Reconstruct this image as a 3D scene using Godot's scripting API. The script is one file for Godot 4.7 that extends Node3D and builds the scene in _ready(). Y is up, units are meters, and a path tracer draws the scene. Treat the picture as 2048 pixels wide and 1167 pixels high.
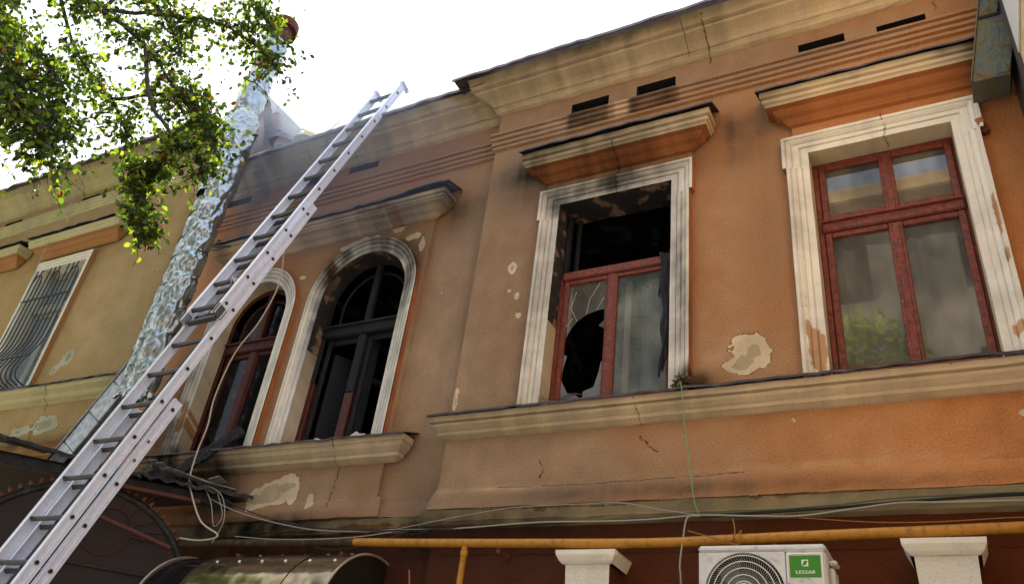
extends Node3D

# ---------------------------------------------------------------- mesh builder
class Mb:
	var P := PackedVector3Array()
	var N := PackedVector3Array()
	var U := PackedVector2Array()
	var I := PackedInt32Array()
	var K := PackedColorArray()
	var X := Transform3D()
	func put(p: Vector3, n: Vector3, uv: Vector2) -> void:
		P.append(X * p)
		N.append((X.basis * n).normalized())
		U.append(uv)
	func tri(a: Vector3, b: Vector3, c: Vector3) -> void:
		var n := (b - a).cross(c - a)
		if n.length_squared() < 1e-16:
			return
		n = n.normalized()
		var k := P.size()
		for p in [a, b, c]:
			var w: Vector3 = X * p
			put(p, n, Vector2(w.x, w.y - w.z * 0.6))
		I.append_array(PackedInt32Array([k, k + 2, k + 1]))
	func quad(a: Vector3, b: Vector3, c: Vector3, d: Vector3) -> void:
		tri(a, b, c)
		tri(a, c, d)
	func face(pts: Array, out: Vector3) -> void:
		var n: Vector3 = (pts[1] - pts[0]).cross(pts[2] - pts[0])
		var q := pts.duplicate()
		if n.dot(out) < 0:
			q.reverse()
		for i in range(1, q.size() - 1):
			tri(q[0], q[i], q[i + 1])
	# rows of equal length, smooth normals
	func grid(rows: Array, closed := false) -> void:
		var k := P.size()
		var m: int = rows[0].size()
		for i in rows.size():
			for j in m:
				var jp := j + 1
				var jm := j - 1
				if closed:
					if jp >= m: jp = 1
					if jm < 0: jm = m - 2
				jp = mini(jp, m - 1)
				jm = maxi(jm, 0)
				var du: Vector3 = rows[i][jp] - rows[i][jm]
				var dv: Vector3 = rows[mini(i + 1, rows.size() - 1)][j] - rows[maxi(i - 1, 0)][j]
				var n := du.cross(dv)
				n = Vector3.UP if n.length_squared() < 1e-18 else n.normalized()
				var w: Vector3 = X * rows[i][j]
				put(rows[i][j], n, Vector2(w.x, w.y - w.z * 0.6))
		for i in rows.size() - 1:
			for j in m - 1:
				var a := k + i * m + j
				I.append_array(PackedInt32Array([a, a + m + 1, a + 1, a, a + m, a + m + 1]))
	func cbox(lo: Vector3, hi: Vector3, ch := 0.004) -> void:
		var c := (lo + hi) / 2
		var h := (hi - lo) / 2
		ch = minf(ch, minf(h.x, minf(h.y, h.z)) * 0.7)
		var f := func(s: Vector3, ax: int) -> Vector3:
			var q := h - Vector3.ONE * ch
			q[ax] = h[ax]
			return c + q * s
		for ax in 3:
			var b := (ax + 1) % 3
			var d := (ax + 2) % 3
			for sg in [-1.0, 1.0]:
				var pts := []
				for t in [[-1, -1], [1, -1], [1, 1], [-1, 1]]:
					var s := Vector3()
					s[ax] = sg
					s[b] = t[0]
					s[d] = t[1]
					pts.append(f.call(s, ax))
				var o := Vector3()
				o[ax] = sg
				face(pts, o)
			if ch > 0.0005:
				for s1 in [-1.0, 1.0]:
					for s2 in [-1.0, 1.0]:
						var p := Vector3()
						p[b] = s1
						p[d] = s2
						var q := p
						p[ax] = -1
						q[ax] = 1
						face([f.call(p, b), f.call(q, b), f.call(q, d), f.call(p, d)], Vector3(p.x + q.x, p.y + q.y, p.z + q.z))
		if ch > 0.0005:
			for k in 8:
				var s := Vector3(-1 if k & 1 else 1, -1 if k & 2 else 1, -1 if k & 4 else 1)
				face([f.call(s, 0), f.call(s, 1), f.call(s, 2)], s)
	func tube(path: Array, r: float, sides := 8, r2 := -1.0, caps := false) -> void:
		var rows := []
		var up := Vector3(0.31, 0.2, 0.93)
		for i in path.size():
			var t: Vector3 = (path[mini(i + 1, path.size() - 1)] - path[maxi(i - 1, 0)]).normalized()
			var a := up.cross(t)
			if a.length() < 0.05: a = Vector3(1, 0, 0).cross(t)
			a = a.normalized()
			var b := t.cross(a)
			up = a.cross(t) * -1.0
			up = b
			var rr := r if r2 < 0 else lerpf(r, r2, float(i) / maxi(path.size() - 1, 1))
			var row := PackedVector3Array()
			for j in sides + 1:
				var an := TAU * j / sides
				row.append(path[i] + (a * cos(an) + b * sin(an)) * rr)
			rows.append(row)
			up = t.cross(a)
		grid(rows, true)
		if caps:
			for e in [0, rows.size() - 1]:
				for j in range(1, sides - 1):
					tri(rows[e][0], rows[e][j], rows[e][j + 1])
	func done() -> ArrayMesh:
		var a := []
		a.resize(Mesh.ARRAY_MAX)
		a[Mesh.ARRAY_VERTEX] = P
		a[Mesh.ARRAY_NORMAL] = N
		a[Mesh.ARRAY_TEX_UV] = U
		a[Mesh.ARRAY_INDEX] = I
		if K.size(): a[Mesh.ARRAY_COLOR] = K
		var m := ArrayMesh.new()
		m.add_surface_from_arrays(Mesh.PRIMITIVE_TRIANGLES, a)
		return m

# ---------------------------------------------------------------- nodes
var used := {}
var rng := RandomNumberGenerator.new()
var wob := FastNoiseLite.new()

func numbered(called: String, parent: Node) -> String:
	var key := str(parent.get_instance_id()) + called
	var n: int = used.get(key, 0)
	used[key] = n + 1
	return called if n == 0 else "%s_%03d" % [called, n]

func thing(called: String, label: String, category: String, at := Vector3.ZERO, group := "") -> Node3D:
	var o := Node3D.new()
	o.name = numbered(called, self)
	add_child(o, true)
	o.position = at
	tag(o, label, category, group)
	return o

func tag(o: Node, label: String, category: String, group := "") -> void:
	o.set_meta("label", label)
	o.set_meta("category", category)
	if group: o.set_meta("group", group)

func part(called: String, parent: Node3D, at := Vector3.ZERO) -> Node3D:
	var o := Node3D.new()
	o.name = numbered(called, parent)
	parent.add_child(o, true)
	o.position = at
	return o

func obj(called: String, mb: Mb, mat: Material, parent: Node = self) -> MeshInstance3D:
	return inst(called, mb.done(), mat, parent)

func inst(called: String, mesh: Mesh, mat: Material, parent: Node = self, xf := Transform3D()) -> MeshInstance3D:
	var o := MeshInstance3D.new()
	o.name = numbered(called, parent)
	o.mesh = mesh
	if mat: o.material_override = mat
	parent.add_child(o, true)
	o.transform = xf
	return o

# ---------------------------------------------------------------- materials
func lin(r: float, g: float, b: float, a := 1.0) -> Color:
	var c := Color(r, g, b).linear_to_srgb()
	c.a = a
	return c

func c8(r: int, g: int, b: int) -> Color:
	return Color(r / 255.0, g / 255.0, b / 255.0)

func mat(c: Color, rough := 0.8, metal := 0.0) -> StandardMaterial3D:
	var m := StandardMaterial3D.new()
	m.albedo_color = c
	m.roughness = rough
	m.metallic = metal
	return m

func ntex(freq: float, oct: int, sd: int, ramp: Array = [], size := 512, kind := FastNoiseLite.TYPE_SIMPLEX_SMOOTH) -> NoiseTexture2D:
	var n := FastNoiseLite.new()
	n.noise_type = kind
	n.frequency = freq
	n.fractal_octaves = oct
	n.seed = sd
	var t := NoiseTexture2D.new()
	t.width = size
	t.height = size
	t.seamless = true
	t.noise = n
	if ramp.size():
		var g := Gradient.new()
		var offs := PackedFloat32Array()
		var cols := PackedColorArray()
		for r in ramp:
			offs.append(r[0])
			cols.append(r[1])
		g.offsets = offs
		g.colors = cols
		t.color_ramp = g
	return t

func tri_mat(m: StandardMaterial3D, albedo: Texture2D, scale: float, bump: Texture2D = null, bump_cm := 0.0) -> StandardMaterial3D:
	m.albedo_texture = albedo
	m.uv1_triplanar = true
	m.uv1_world_triplanar = true
	m.uv1_scale = Vector3.ONE * scale
	if bump:
		m.heightmap_enabled = true
		m.heightmap_texture = bump
		m.heightmap_scale = bump_cm
	return m

var M := {}
var FU0 := -8.4
var FU1 := 1.2
var FV0 := 2.0
var FV1 := 8.4

func noise_bytes(w: int, h: int, freq: float, oct: int, sd: int, squash := 1) -> PackedByteArray:
	var n := FastNoiseLite.new()
	n.noise_type = FastNoiseLite.TYPE_SIMPLEX_SMOOTH
	n.frequency = freq
	n.fractal_octaves = oct
	n.seed = sd
	var im: Image
	if squash > 1:
		im = n.get_image(w, maxi(4, h / squash), false, false, false)
		im.convert(Image.FORMAT_L8)
		im.resize(w, h, Image.INTERPOLATE_CUBIC)
	else:
		im = n.get_image(w, h, false, false, false)
		im.convert(Image.FORMAT_L8)
	return im.get_data()

# soot and darkening, bare plaster, grey weathering and painted glow contrast, pale bloom: soft ellipses [u, v, ru, rv, strength] or boxes in metres of the facade
func fields(u0: float, u1: float, v0: float, v1: float, w: int, h: int, marks: Array) -> PackedByteArray:
	var gw := 320
	var gh := int(320 * (v1 - v0) / (u1 - u0))
	var acc := PackedFloat32Array()
	acc.resize(gw * gh * 4)
	for m in marks:
		var k: int = m[0]
		var mu: float = m[1]
		var mv: float = m[2]
		var ru: float = m[3]
		var rv: float = m[4]
		var st: float = m[5]
		var boxed: bool = m.size() > 6
		var ext := 1.2 if boxed else 2.2
		var x0 := maxi(0, int((mu - ru * ext - u0) / (u1 - u0) * gw))
		var x1 := mini(gw - 1, int((mu + ru * ext - u0) / (u1 - u0) * gw))
		var y0 := maxi(0, int((v1 - mv - rv * ext) / (v1 - v0) * gh))
		var y1 := mini(gh - 1, int((v1 - mv + rv * ext) / (v1 - v0) * gh))
		for y in range(y0, y1 + 1):
			for x in range(x0, x1 + 1):
				var du := absf((u0 + (x + 0.5) / gw * (u1 - u0) - mu) / ru)
				var dv := absf((v1 - (y + 0.5) / gh * (v1 - v0) - mv) / rv)
				var f := 0.0
				if boxed:
					f = clampf((1.06 - maxf(du, dv)) * 8.0, 0, 1)
				else:
					f = exp(-(du * du + dv * dv) * 1.2)
				acc[(y * gw + x) * 4 + k] += f * st
	var im := Image.create(gw, gh, false, Image.FORMAT_RGBA8)
	for y in gh:
		for x in gw:
			var a := (y * gw + x) * 4
			im.set_pixel(x, y, Color(clampf(acc[a], 0, 1), clampf(acc[a + 1], 0, 1), clampf(acc[a + 2], 0, 1), clampf(acc[a + 3], 0, 1)))
	im.resize(w, h, Image.INTERPOLATE_CUBIC)
	return im.get_data()

func facade_textures(u0: float, u1: float, v0: float, v1: float, w: int, h: int, marks: Array, cracks: Array, clean: Color, grey: Color, bare: Color, sd: int) -> Array:
	var F := fields(u0, u1, v0, v1, w, h, marks)
	var n1 := noise_bytes(w, h, 0.004, 4, sd)
	var n2 := noise_bytes(w, h, 0.022, 4, sd + 1)
	var n3 := noise_bytes(w, h, 0.36, 2, sd + 2)
	var n4 := noise_bytes(w, h, 0.03, 3, sd + 3, 26)
	var A := PackedByteArray()
	var G := PackedByteArray()
	var B := PackedByteArray()
	A.resize(w * h * 3)
	G.resize(w * h * 3)
	B.resize(w * h)
	var cr := clean.r * 255.0
	var cg := clean.g * 255.0
	var cb := clean.b * 255.0
	var dr := (grey.r - clean.r) * 255.0
	var dg := (grey.g - clean.g) * 255.0
	var db := (grey.b - clean.b) * 255.0
	for i in w * h:
		var b1 := n1[i] / 255.0 - 0.5
		var b2 := n2[i] / 255.0 - 0.5
		var b3 := n3[i] / 255.0 - 0.5
		var st := n4[i] / 255.0 - 0.5
		var s := F[i * 4] / 255.0
		var p := F[i * 4 + 1] / 255.0
		var g := F[i * 4 + 2] / 255.0
		var pale := F[i * 4 + 3] / 255.0
		s = clampf(s * (1.0 + b2 * 1.2 + st * 0.3) + maxf(0.0, s) * b1 * 0.5, 0.0, 1.0)
		var k := 1.0 - 0.93 * s
		var ks := 1.0 - 0.93 * clampf(s * (0.86 + st * 0.6), 0.0, 1.0)
		var gg := clampf(g + b1 * 0.55 + b2 * 0.25 + st * 0.25, 0.0, 1.0)
		var shade := 1.0 + b3 * 0.20 + b2 * 0.16 + b1 * 0.22 + st * 0.08
		var r := (cr + dr * gg) * shade
		var gr := (cg + dg * gg) * shade
		var bl := (cb + db * gg) * shade
		if pale > 0.02:
			var q := clampf(pale * (1.0 + b2 * 2.0), 0.0, 0.8)
			r = lerpf(r, 205.0, q)
			gr = lerpf(gr, 178.0, q)
			bl = lerpf(bl, 140.0, q)
		var pp := p + b2 * 0.85 + b1 * 0.3
		var hgt := 0.62 + b3 * 0.55 + b2 * 0.25
		if p > 0.05 and pp > 0.48:
			var tone := 1.0 + b2 * 0.25 + b3 * 0.1
			if pp < 0.53: tone *= 1.04  # painted highlight along the broken edge
			elif pp > 0.86: tone *= 0.84
			r = bare.r * 255.0 * tone
			gr = bare.g * 255.0 * tone
			bl = bare.b * 255.0 * tone
			hgt = 0.3 + b3 * 0.15
			ks = lerpf(ks, 1.0, 0.55)
		elif p > 0.05 and pp > 0.45:  # painted shadow rim just outside the bare patch
			r *= 0.76
			gr *= 0.74
			bl *= 0.74
			hgt = 0.95
		A[i * 3] = clampi(int(r * ks), 0, 255)
		A[i * 3 + 1] = clampi(int(gr * ks * 0.985), 0, 255)
		A[i * 3 + 2] = clampi(int(bl * ks), 0, 255)
		var w1 := clampf(1.0 - 0.24 * clampf(g * 0.55 + b1 * 0.9 + st * 0.45 + b2 * 0.7, 0.0, 1.0) + b3 * 0.08, 0.0, 1.0) * k
		var pe := 1.0 if p > 0.05 and pp > 0.52 else 0.0
		G[i * 3] = clampi(int(255.0 * w1 * (1.0 - 0.14 * pe)), 0, 255)
		G[i * 3 + 1] = clampi(int(253.0 * w1 * (1.0 - 0.30 * pe)), 0, 255)
		G[i * 3 + 2] = clampi(int(251.0 * w1 * (0.98 + st * 0.08) * (1.0 - 0.44 * pe)), 0, 255)
		B[i] = clampi(int(255.0 * hgt), 0, 255)
	# cracks: thin jittering dark lines
	for c in cracks:
		var pts: Array = c
		for q in pts.size() - 1:
			var a: Vector2 = pts[q]
			var e: Vector2 = pts[q + 1]
			var steps := int(a.distance_to(e) / (u1 - u0) * w * 1.3) + 2
			for t in steps:
				var v := a.lerp(e, float(t) / steps)
				if wob.get_noise_2d(v.x * 9.0 + 50.0, v.y * 9.0) < -0.35: continue
				var jx := wob.get_noise_2d(v.x * 11.0 + 7.0, v.y * 11.0) * 3.0 + wob.get_noise_2d(v.x * 60.0, v.y * 60.0) * 1.6
				var x := int((v.x - u0) / (u1 - u0) * w + jx)
				var y := int((v1 - v.y) / (v1 - v0) * h)
				if x > 0 and x < w - 2 and y > 0 and y < h - 1:
					for dx in ([0, 1] if wob.get_noise_2d(v.x * 20.0, v.y * 20.0 + 9.0) > 0.25 else [0]):
						var i: int = y * w + x + dx
						for ch in 3:
							A[i * 3 + ch] = int(A[i * 3 + ch] * 0.6)
							G[i * 3 + ch] = int(G[i * 3 + ch] * 0.6)
						B[i] = 20
	var ia := Image.create_from_data(w, h, false, Image.FORMAT_RGB8, A)
	var ig := Image.create_from_data(w, h, false, Image.FORMAT_RGB8, G)
	var ib := Image.create_from_data(w, h, false, Image.FORMAT_L8, B)
	return [ImageTexture.create_from_image(ia), ImageTexture.create_from_image(ig), ImageTexture.create_from_image(ib)]

func fac_mat(c: Color, albedo: Texture2D, bump: Texture2D, rect: Array, bump_cm := 0.9, rough := 0.9) -> StandardMaterial3D:
	var m := mat(c, rough)
	m.albedo_texture = albedo
	m.uv1_scale = Vector3(1.0 / (rect[1] - rect[0]), -1.0 / (rect[3] - rect[2]), 1)
	m.uv1_offset = Vector3(-rect[0] / (rect[1] - rect[0]), rect[3] / (rect[3] - rect[2]), 0)
	if bump_cm > 0:
		m.heightmap_enabled = true
		m.heightmap_texture = bump
		m.heightmap_scale = bump_cm
	m.metallic_specular = 0.3
	return m

# ---------------------------------------------------------------- architecture helpers
# a flat wall sheet at depth z with rectangular holes
func wall_sheet(mb: Mb, z: float, u0: float, u1: float, v0: float, v1: float, holes: Array) -> void:
	var us := [u0, u1]
	var vs := [v0, v1]
	for h in holes:
		for x in [h[0], h[1]]:
			if x > u0 and x < u1: us.append(x)
		for y in [h[2], h[3]]:
			if y > v0 and y < v1: vs.append(y)
	us.sort()
	vs.sort()
	for i in us.size() - 1:
		if us[i + 1] - us[i] < 1e-5: continue
		for j in vs.size() - 1:
			if vs[j + 1] - vs[j] < 1e-5: continue
			var cu: float = (us[i] + us[i + 1]) / 2
			var cv: float = (vs[j] + vs[j + 1]) / 2
			var inside := false
			for h in holes:
				if cu > h[0] and cu < h[1] and cv > h[2] and cv < h[3]: inside = true
			if not inside:
				mb.quad(Vector3(us[i], vs[j], z), Vector3(us[i + 1], vs[j], z), Vector3(us[i + 1], vs[j + 1], z), Vector3(us[i], vs[j + 1], z))

# a moulding: profile of (z, v) points run along u, with returns to the wall at zb
func mould(mb: Mb, prof: Array, u0: float, u1: float, zb: float, ml: bool, mr: bool, rough := 0.004, tilt := 0.0) -> void:
	var segs := maxi(2, int((u1 - u0) / 0.12))
	for i in prof.size() - 1:
		var a: Vector2 = prof[i]
		var b: Vector2 = prof[i + 1]
		var pa := []
		var pb := []
		for s in segs + 1:
			var t := float(s) / segs
			for e in 2:
				var p: Vector2 = a if e == 0 else b
				var l := u0 - (p.x - zb if ml else 0.0)
				var r := u1 + (p.x - zb if mr else 0.0)
				var u := lerpf(l, r, t)
				var k := (i + e) * 3.7 + zb * 50.0
				var w := Vector3(u, p.y + tilt * (u - u0) + wob.get_noise_2d(u * 14.0, k) * rough, p.x + wob.get_noise_2d(u * 17.0, k + 40.0) * rough)
				(pa if e == 0 else pb).append(w)
		for s in segs:
			mb.quad(pb[s], pb[s + 1], pa[s + 1], pa[s])
		if ml: mb.quad(Vector3(pb[0].x, pb[0].y, zb), pb[0], pa[0], Vector3(pa[0].x, pa[0].y, zb))
		if mr: mb.quad(pb[segs], Vector3(pb[segs].x, pb[segs].y, zb), Vector3(pa[segs].x, pa[segs].y, zb), pa[segs])

# thin metal sheet lying on a ledge: front edge (zf, vf), wall edge (zw, vw), with a drip lip and slightly wavy seams
func flashing(mb: Mb, u0: float, u1: float, zf: float, vf: float, zw: float, vw: float, lip := 0.02, wave := 0.006, tilt := 0.0, bump_at := -99.0, lift := 0.0) -> void:
	var segs := maxi(3, int((u1 - u0) / 0.09))
	var top := []
	var bot := []
	for e in 2:
		var rows := []
		for r in 4:
			var row := PackedVector3Array()
			for s in segs + 1:
				var t := float(s) / segs
				var u := lerpf(u0, u1, t)
				var n := wob.get_noise_2d(u * 22.0, zf * 90.0 + vf * 31.0) * wave + wob.get_noise_2d(u * 70.0, vf * 31.0) * wave * 0.5
				var up := lift * exp(-pow((u - bump_at) / 0.33, 2.0)) + tilt * (u - u0)
				var th := 0.006 * (1 - e)
				if r == 0: row.append(Vector3(u, vw + up * 0.4 + th, zw))
				elif r == 1: row.append(Vector3(u, lerpf(vw, vf, 0.6) + up * 0.8 + th, lerpf(zw, zf, 0.6)))
				elif r == 2: row.append(Vector3(u, vf + n + up + th, zf + n))
				else: row.append(Vector3(u, vf - lip + n * 1.6 + up, zf + 0.004 - e * 0.006 + n))
			rows.append(row)
		if e == 0: mb.grid(rows)
		else:
			rows.reverse()
			mb.grid(rows)

func arch_path(uL: float, uR: float, vB: float, vS: float, w: float, seg := 26) -> Array:
	var c := (uL + uR) / 2
	var r := (uR - uL) / 2 + w
	var out := [Vector2(uL - w, vB), Vector2(uL - w, lerpf(vB, vS, 0.5))]
	for i in seg + 1:
		var a := PI - PI * i / seg
		out.append(Vector2(c + r * cos(a), vS + r * sin(a)))
	out.append(Vector2(uR + w, lerpf(vB, vS, 0.5)))
	out.append(Vector2(uR + w, vB))
	return out

# architrave round a rectangular opening; ear = outward jog of the outer mouldings, down to vE
func frame_path(uL: float, uR: float, vB: float, vT: float, w: float, ear := 0.0, vE := 0.0) -> Array:
	var l := uL - w
	var r := uR + w
	if ear <= 0:
		return [Vector2(l, vB), Vector2(l, vT + w), Vector2(r, vT + w), Vector2(r, vB)]
	return [Vector2(l, vB), Vector2(l, vE), Vector2(l - ear, vE), Vector2(l - ear, vT + w), Vector2(r + ear, vT + w), Vector2(r + ear, vE), Vector2(r, vE), Vector2(r, vB)]

func sweep(mb: Mb, paths: Array, zs: Array, jit := 0.003) -> void:
	for i in paths.size() - 1:
		var a: Array = paths[i]
		var b: Array = paths[i + 1]
		for j in a.size() - 1:
			var n: int = maxi(1, int(a[j].distance_to(a[j + 1]) / 0.16))
			for s in n:
				var q := []
				for t in [[a, s], [a, s + 1], [b, s + 1], [b, s]]:
					var f := float(t[1]) / n
					var pp: Vector2 = t[0][j].lerp(t[0][j + 1], f)
					var which := i if t[0] == a else i + 1
					var o := wob.get_noise_3d(pp.x * 26.0, pp.y * 26.0, which * 9.0) * jit
					q.append(Vector3(pp.x + o, pp.y + o * 0.7, zs[which] + o))
				mb.quad(q[0], q[1], q[2], q[3])

func reveal(mb: Mb, path: Array, z0: float, z1: float, close: bool) -> void:
	for j in path.size() - (0 if close else 1):
		var a: Vector2 = path[j]
		var b: Vector2 = path[(j + 1) % path.size()]
		mb.quad(Vector3(a.x, a.y, z0), Vector3(a.x, a.y, z1), Vector3(b.x, b.y, z1), Vector3(b.x, b.y, z0))

func bar(called: String, par: Node3D, u0: float, u1: float, v0: float, v1: float, z0: float, z1: float, m: Material, ch := 0.006) -> MeshInstance3D:
	var b := Mb.new()
	b.cbox(Vector3(u0, v0, z0), Vector3(u1, v1, z1), ch)
	return obj(called, b, m, par)

func room(mb: Mb, u0: float, u1: float, v0: float, v1: float, z0: float, z1: float) -> void:
	var p := func(x: float, y: float, z: float) -> Vector3: return Vector3(x, y, z)
	mb.quad(p.call(u0, v0, z1), p.call(u1, v0, z1), p.call(u1, v1, z1), p.call(u0, v1, z1))
	mb.quad(p.call(u0, v0, z0), p.call(u0, v0, z1), p.call(u0, v1, z1), p.call(u0, v1, z0))
	mb.quad(p.call(u1, v0, z1), p.call(u1, v0, z0), p.call(u1, v1, z0), p.call(u1, v1, z1))
	mb.quad(p.call(u0, v1, z1), p.call(u1, v1, z1), p.call(u1, v1, z0), p.call(u0, v1, z0))
	mb.quad(p.call(u0, v0, z0), p.call(u1, v0, z0), p.call(u1, v0, z1), p.call(u0, v0, z1))

# pane as an irregular polygon (fan round its middle) of given thickness-free glass, slightly out of plane
func pane_poly(mb: Mb, pts: Array, z: float) -> void:
	var tr := Geometry2D.triangulate_polygon(PackedVector2Array(pts))
	for i in range(0, tr.size(), 3):
		var a: Vector2 = pts[tr[i]]
		var b: Vector2 = pts[tr[i + 1]]
		var c: Vector2 = pts[tr[i + 2]]
		if (b - a).cross(c - a) < 0:
			var t := b
			b = c
			c = t
		mb.tri(Vector3(a.x, a.y, z), Vector3(b.x, b.y, z), Vector3(c.x, c.y, z))

func smooth_path(pts: Array, per := 8) -> Array:
	var c := Curve3D.new()
	for i in pts.size():
		var t: Vector3 = (pts[mini(i + 1, pts.size() - 1)] - pts[maxi(i - 1, 0)]) / 6.0
		c.add_point(pts[i], -t, t)
	var out := []
	for i in pts.size() - 1:
		for k in per:
			out.append(c.sample(i, float(k) / per))
	out.append(pts[-1])
	return out

func cable(called: String, label: String, pts: Array, r: float, m: Material, sag := 0.0, group := "", category := "cable") -> MeshInstance3D:
	var b := Mb.new()
	b.tube(smooth_path(pts), r * 0.7, 6)
	var o := obj(called, b, m)
	tag(o, label, category, group)
	return o

# smooth body from tapered bones: [ax, ay, az, ra, bx, by, bz, rb]
func body_mesh(bones: Array, cell: float, k := 0.05) -> ArrayMesh:
	var lo := Vector3.ONE * 1e9
	var hi := Vector3.ONE * -1e9
	for b in bones:
		for e in 2:
			var p := Vector3(b[e * 4], b[e * 4 + 1], b[e * 4 + 2])
			var r: Vector3 = Vector3.ONE * (b[e * 4 + 3] + cell * 3)
			lo = lo.min(p - r)
			hi = hi.max(p + r)
	var n := Vector3i(((hi - lo) / cell).ceil()) + Vector3i.ONE
	var D := PackedFloat32Array()
	D.resize(n.x * n.y * n.z)
	for z in n.z:
		for y in n.y:
			for x in n.x:
				var p := lo + Vector3(x, y, z) * cell
				var d := 9.0
				for b in bones:
					var a := Vector3(b[0], b[1], b[2])
					var ab := Vector3(b[4], b[5], b[6]) - a
					var t := clampf((p - a).dot(ab) / maxf(ab.length_squared(), 1e-6), 0, 1)
					var e := (p - a - ab * t).length() - lerpf(b[3], b[7], t)
					var hh := clampf(0.5 + 0.5 * (d - e) / k, 0, 1)
					d = lerpf(d, e, hh) - k * hh * (1.0 - hh)
				D[(z * n.y + y) * n.x + x] = d
	var vid := {}
	var P := PackedVector3Array()
	var N := PackedVector3Array()
	var I := PackedInt32Array()
	var st := [1, n.x, n.x * n.y]
	for z in n.z - 1:
		for y in n.y - 1:
			for x in n.x - 1:
				var b0 := (z * n.y + y) * n.x + x
				var acc := Vector3()
				var cnt := 0
				for ax in 3:
					for q in 4:
						var o := Vector3i()
						o[(ax + 1) % 3] = q & 1
						o[(ax + 2) % 3] = q >> 1
						var i0: int = b0 + o.x * st[0] + o.y * st[1] + o.z * st[2]
						var d0 := D[i0]
						var d1 := D[i0 + st[ax]]
						if (d0 < 0) != (d1 < 0):
							var f := Vector3(o)
							f[ax] += d0 / (d0 - d1)
							acc += f
							cnt += 1
				if cnt:
					vid[b0] = P.size()
					P.append(lo + (Vector3(x, y, z) + acc / cnt) * cell)
					N.append(Vector3(D[b0 + 1] - D[b0], D[b0 + st[1]] - D[b0], D[b0 + st[2]] - D[b0]).normalized())
	for z in range(1, n.z - 1):
		for y in range(1, n.y - 1):
			for x in range(1, n.x - 1):
				var b0 := (z * n.y + y) * n.x + x
				for ax in 3:
					var d0 := D[b0]
					var d1 := D[b0 + st[ax]]
					if (d0 < 0) != (d1 < 0):
						var s1: int = st[(ax + 1) % 3]
						var s2: int = st[(ax + 2) % 3]
						var q := [b0, b0 - s1, b0 - s1 - s2, b0 - s2]
						if not (vid.has(q[0]) and vid.has(q[1]) and vid.has(q[2]) and vid.has(q[3])): continue
						if d0 < 0: q.reverse()
						I.append_array(PackedInt32Array([vid[q[0]], vid[q[1]], vid[q[2]], vid[q[0]], vid[q[2]], vid[q[3]]]))
	var a := []
	a.resize(Mesh.ARRAY_MAX)
	a[Mesh.ARRAY_VERTEX] = P
	a[Mesh.ARRAY_NORMAL] = N
	a[Mesh.ARRAY_INDEX] = I
	var m := ArrayMesh.new()
	m.add_surface_from_arrays(Mesh.PRIMITIVE_TRIANGLES, a)
	return m

# ---------------------------------------------------------------- the scene
func _ready() -> void:
	rng.seed = 7
	wob.noise_type = FastNoiseLite.TYPE_SIMPLEX
	wob.frequency = 1.0
	wob.seed = 3
	view_and_light()
	materials()
	orange_house()
	yellow_house()
	surroundings()
	ladder()
	flue_and_pipes()
	porch()
	vault_canopy()
	air_conditioner()
	gas_pipe_and_cables()
	roof_ruin()
	debris()
	near_tree()
	smoke()

func view_and_light() -> void:
	var cam := Camera3D.new()
	cam.name = "camera"
	cam.fov = 39.36
	cam.near = 0.05
	cam.far = 400.0
	add_child(cam)
	cam.transform = Transform3D(Basis(Vector3(0.88467, 0.11660, -0.45140), Vector3(0.15530, 0.83922, 0.52115), Vector3(0.43959, -0.53115, 0.72432)).orthonormalized(), Vector3(0, 1.6, 5.2))
	var sun_to := Vector3(-0.58, 0.74, -0.34).normalized()
	var sun := DirectionalLight3D.new()
	sun.name = "sun"
	sun.light_energy = 1.5
	sun.light_color = Color(1.0, 0.97, 0.92)
	sun.light_angular_distance = 0.5
	sun.shadow_enabled = true
	add_child(sun)
	sun.look_at_from_position(sun_to * 50.0, Vector3.ZERO, Vector3(0, 0, 1))
	# hazy bright sky towards the sun, blue away from it
	var w := 512
	var h := 256
	var data := PackedFloat32Array()
	data.resize(w * h * 3)
	var n := FastNoiseLite.new()
	n.seed = 5
	n.frequency = 1.6
	n.fractal_octaves = 4
	for y in h:
		var el := (0.5 - (y + 0.5) / h) * PI
		for x in w:
			var ph := (x + 0.5) / w * TAU
			var d := Vector3(sin(ph) * cos(el), sin(el), -cos(ph) * cos(el))
			var ang := rad_to_deg(d.angle_to(sun_to))
			var wh := clampf(0.12 + 1.05 * exp(-pow(ang / 82.0, 2.0)) + 0.5 * exp(-absf(d.y) * 5.0) + 0.10 * n.get_noise_3dv(d * 1.5), 0, 1)
			var c := Color(0.24, 0.46, 0.98).lerp(Color(0.90, 0.92, 0.95), wh)
			c *= 0.84 + 0.24 * exp(-pow(ang / 34.0, 2.0))
			if d.y < 0: c = Color(0.3, 0.29, 0.27)
			var k := (y * w + x) * 3
			data[k] = c.r
			data[k + 1] = c.g
			data[k + 2] = c.b
	var img := Image.create_from_data(w, h, false, Image.FORMAT_RGBF, data.to_byte_array())
	var psm := PanoramaSkyMaterial.new()
	psm.panorama = ImageTexture.create_from_image(img)
	var sky := Sky.new()
	sky.sky_material = psm
	var env := Environment.new()
	env.background_mode = Environment.BG_SKY
	env.sky = sky
	env.tonemap_mode = Environment.TONE_MAPPER_LINEAR
	env.tonemap_exposure = 2.3
	env.volumetric_fog_enabled = true
	env.volumetric_fog_density = 0.0
	env.sdfgi_enabled = true
	env.ssao_enabled = true
	env.ssil_enabled = true
	var we := WorldEnvironment.new()
	we.name = "world"
	we.environment = env
	add_child(we)

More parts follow.
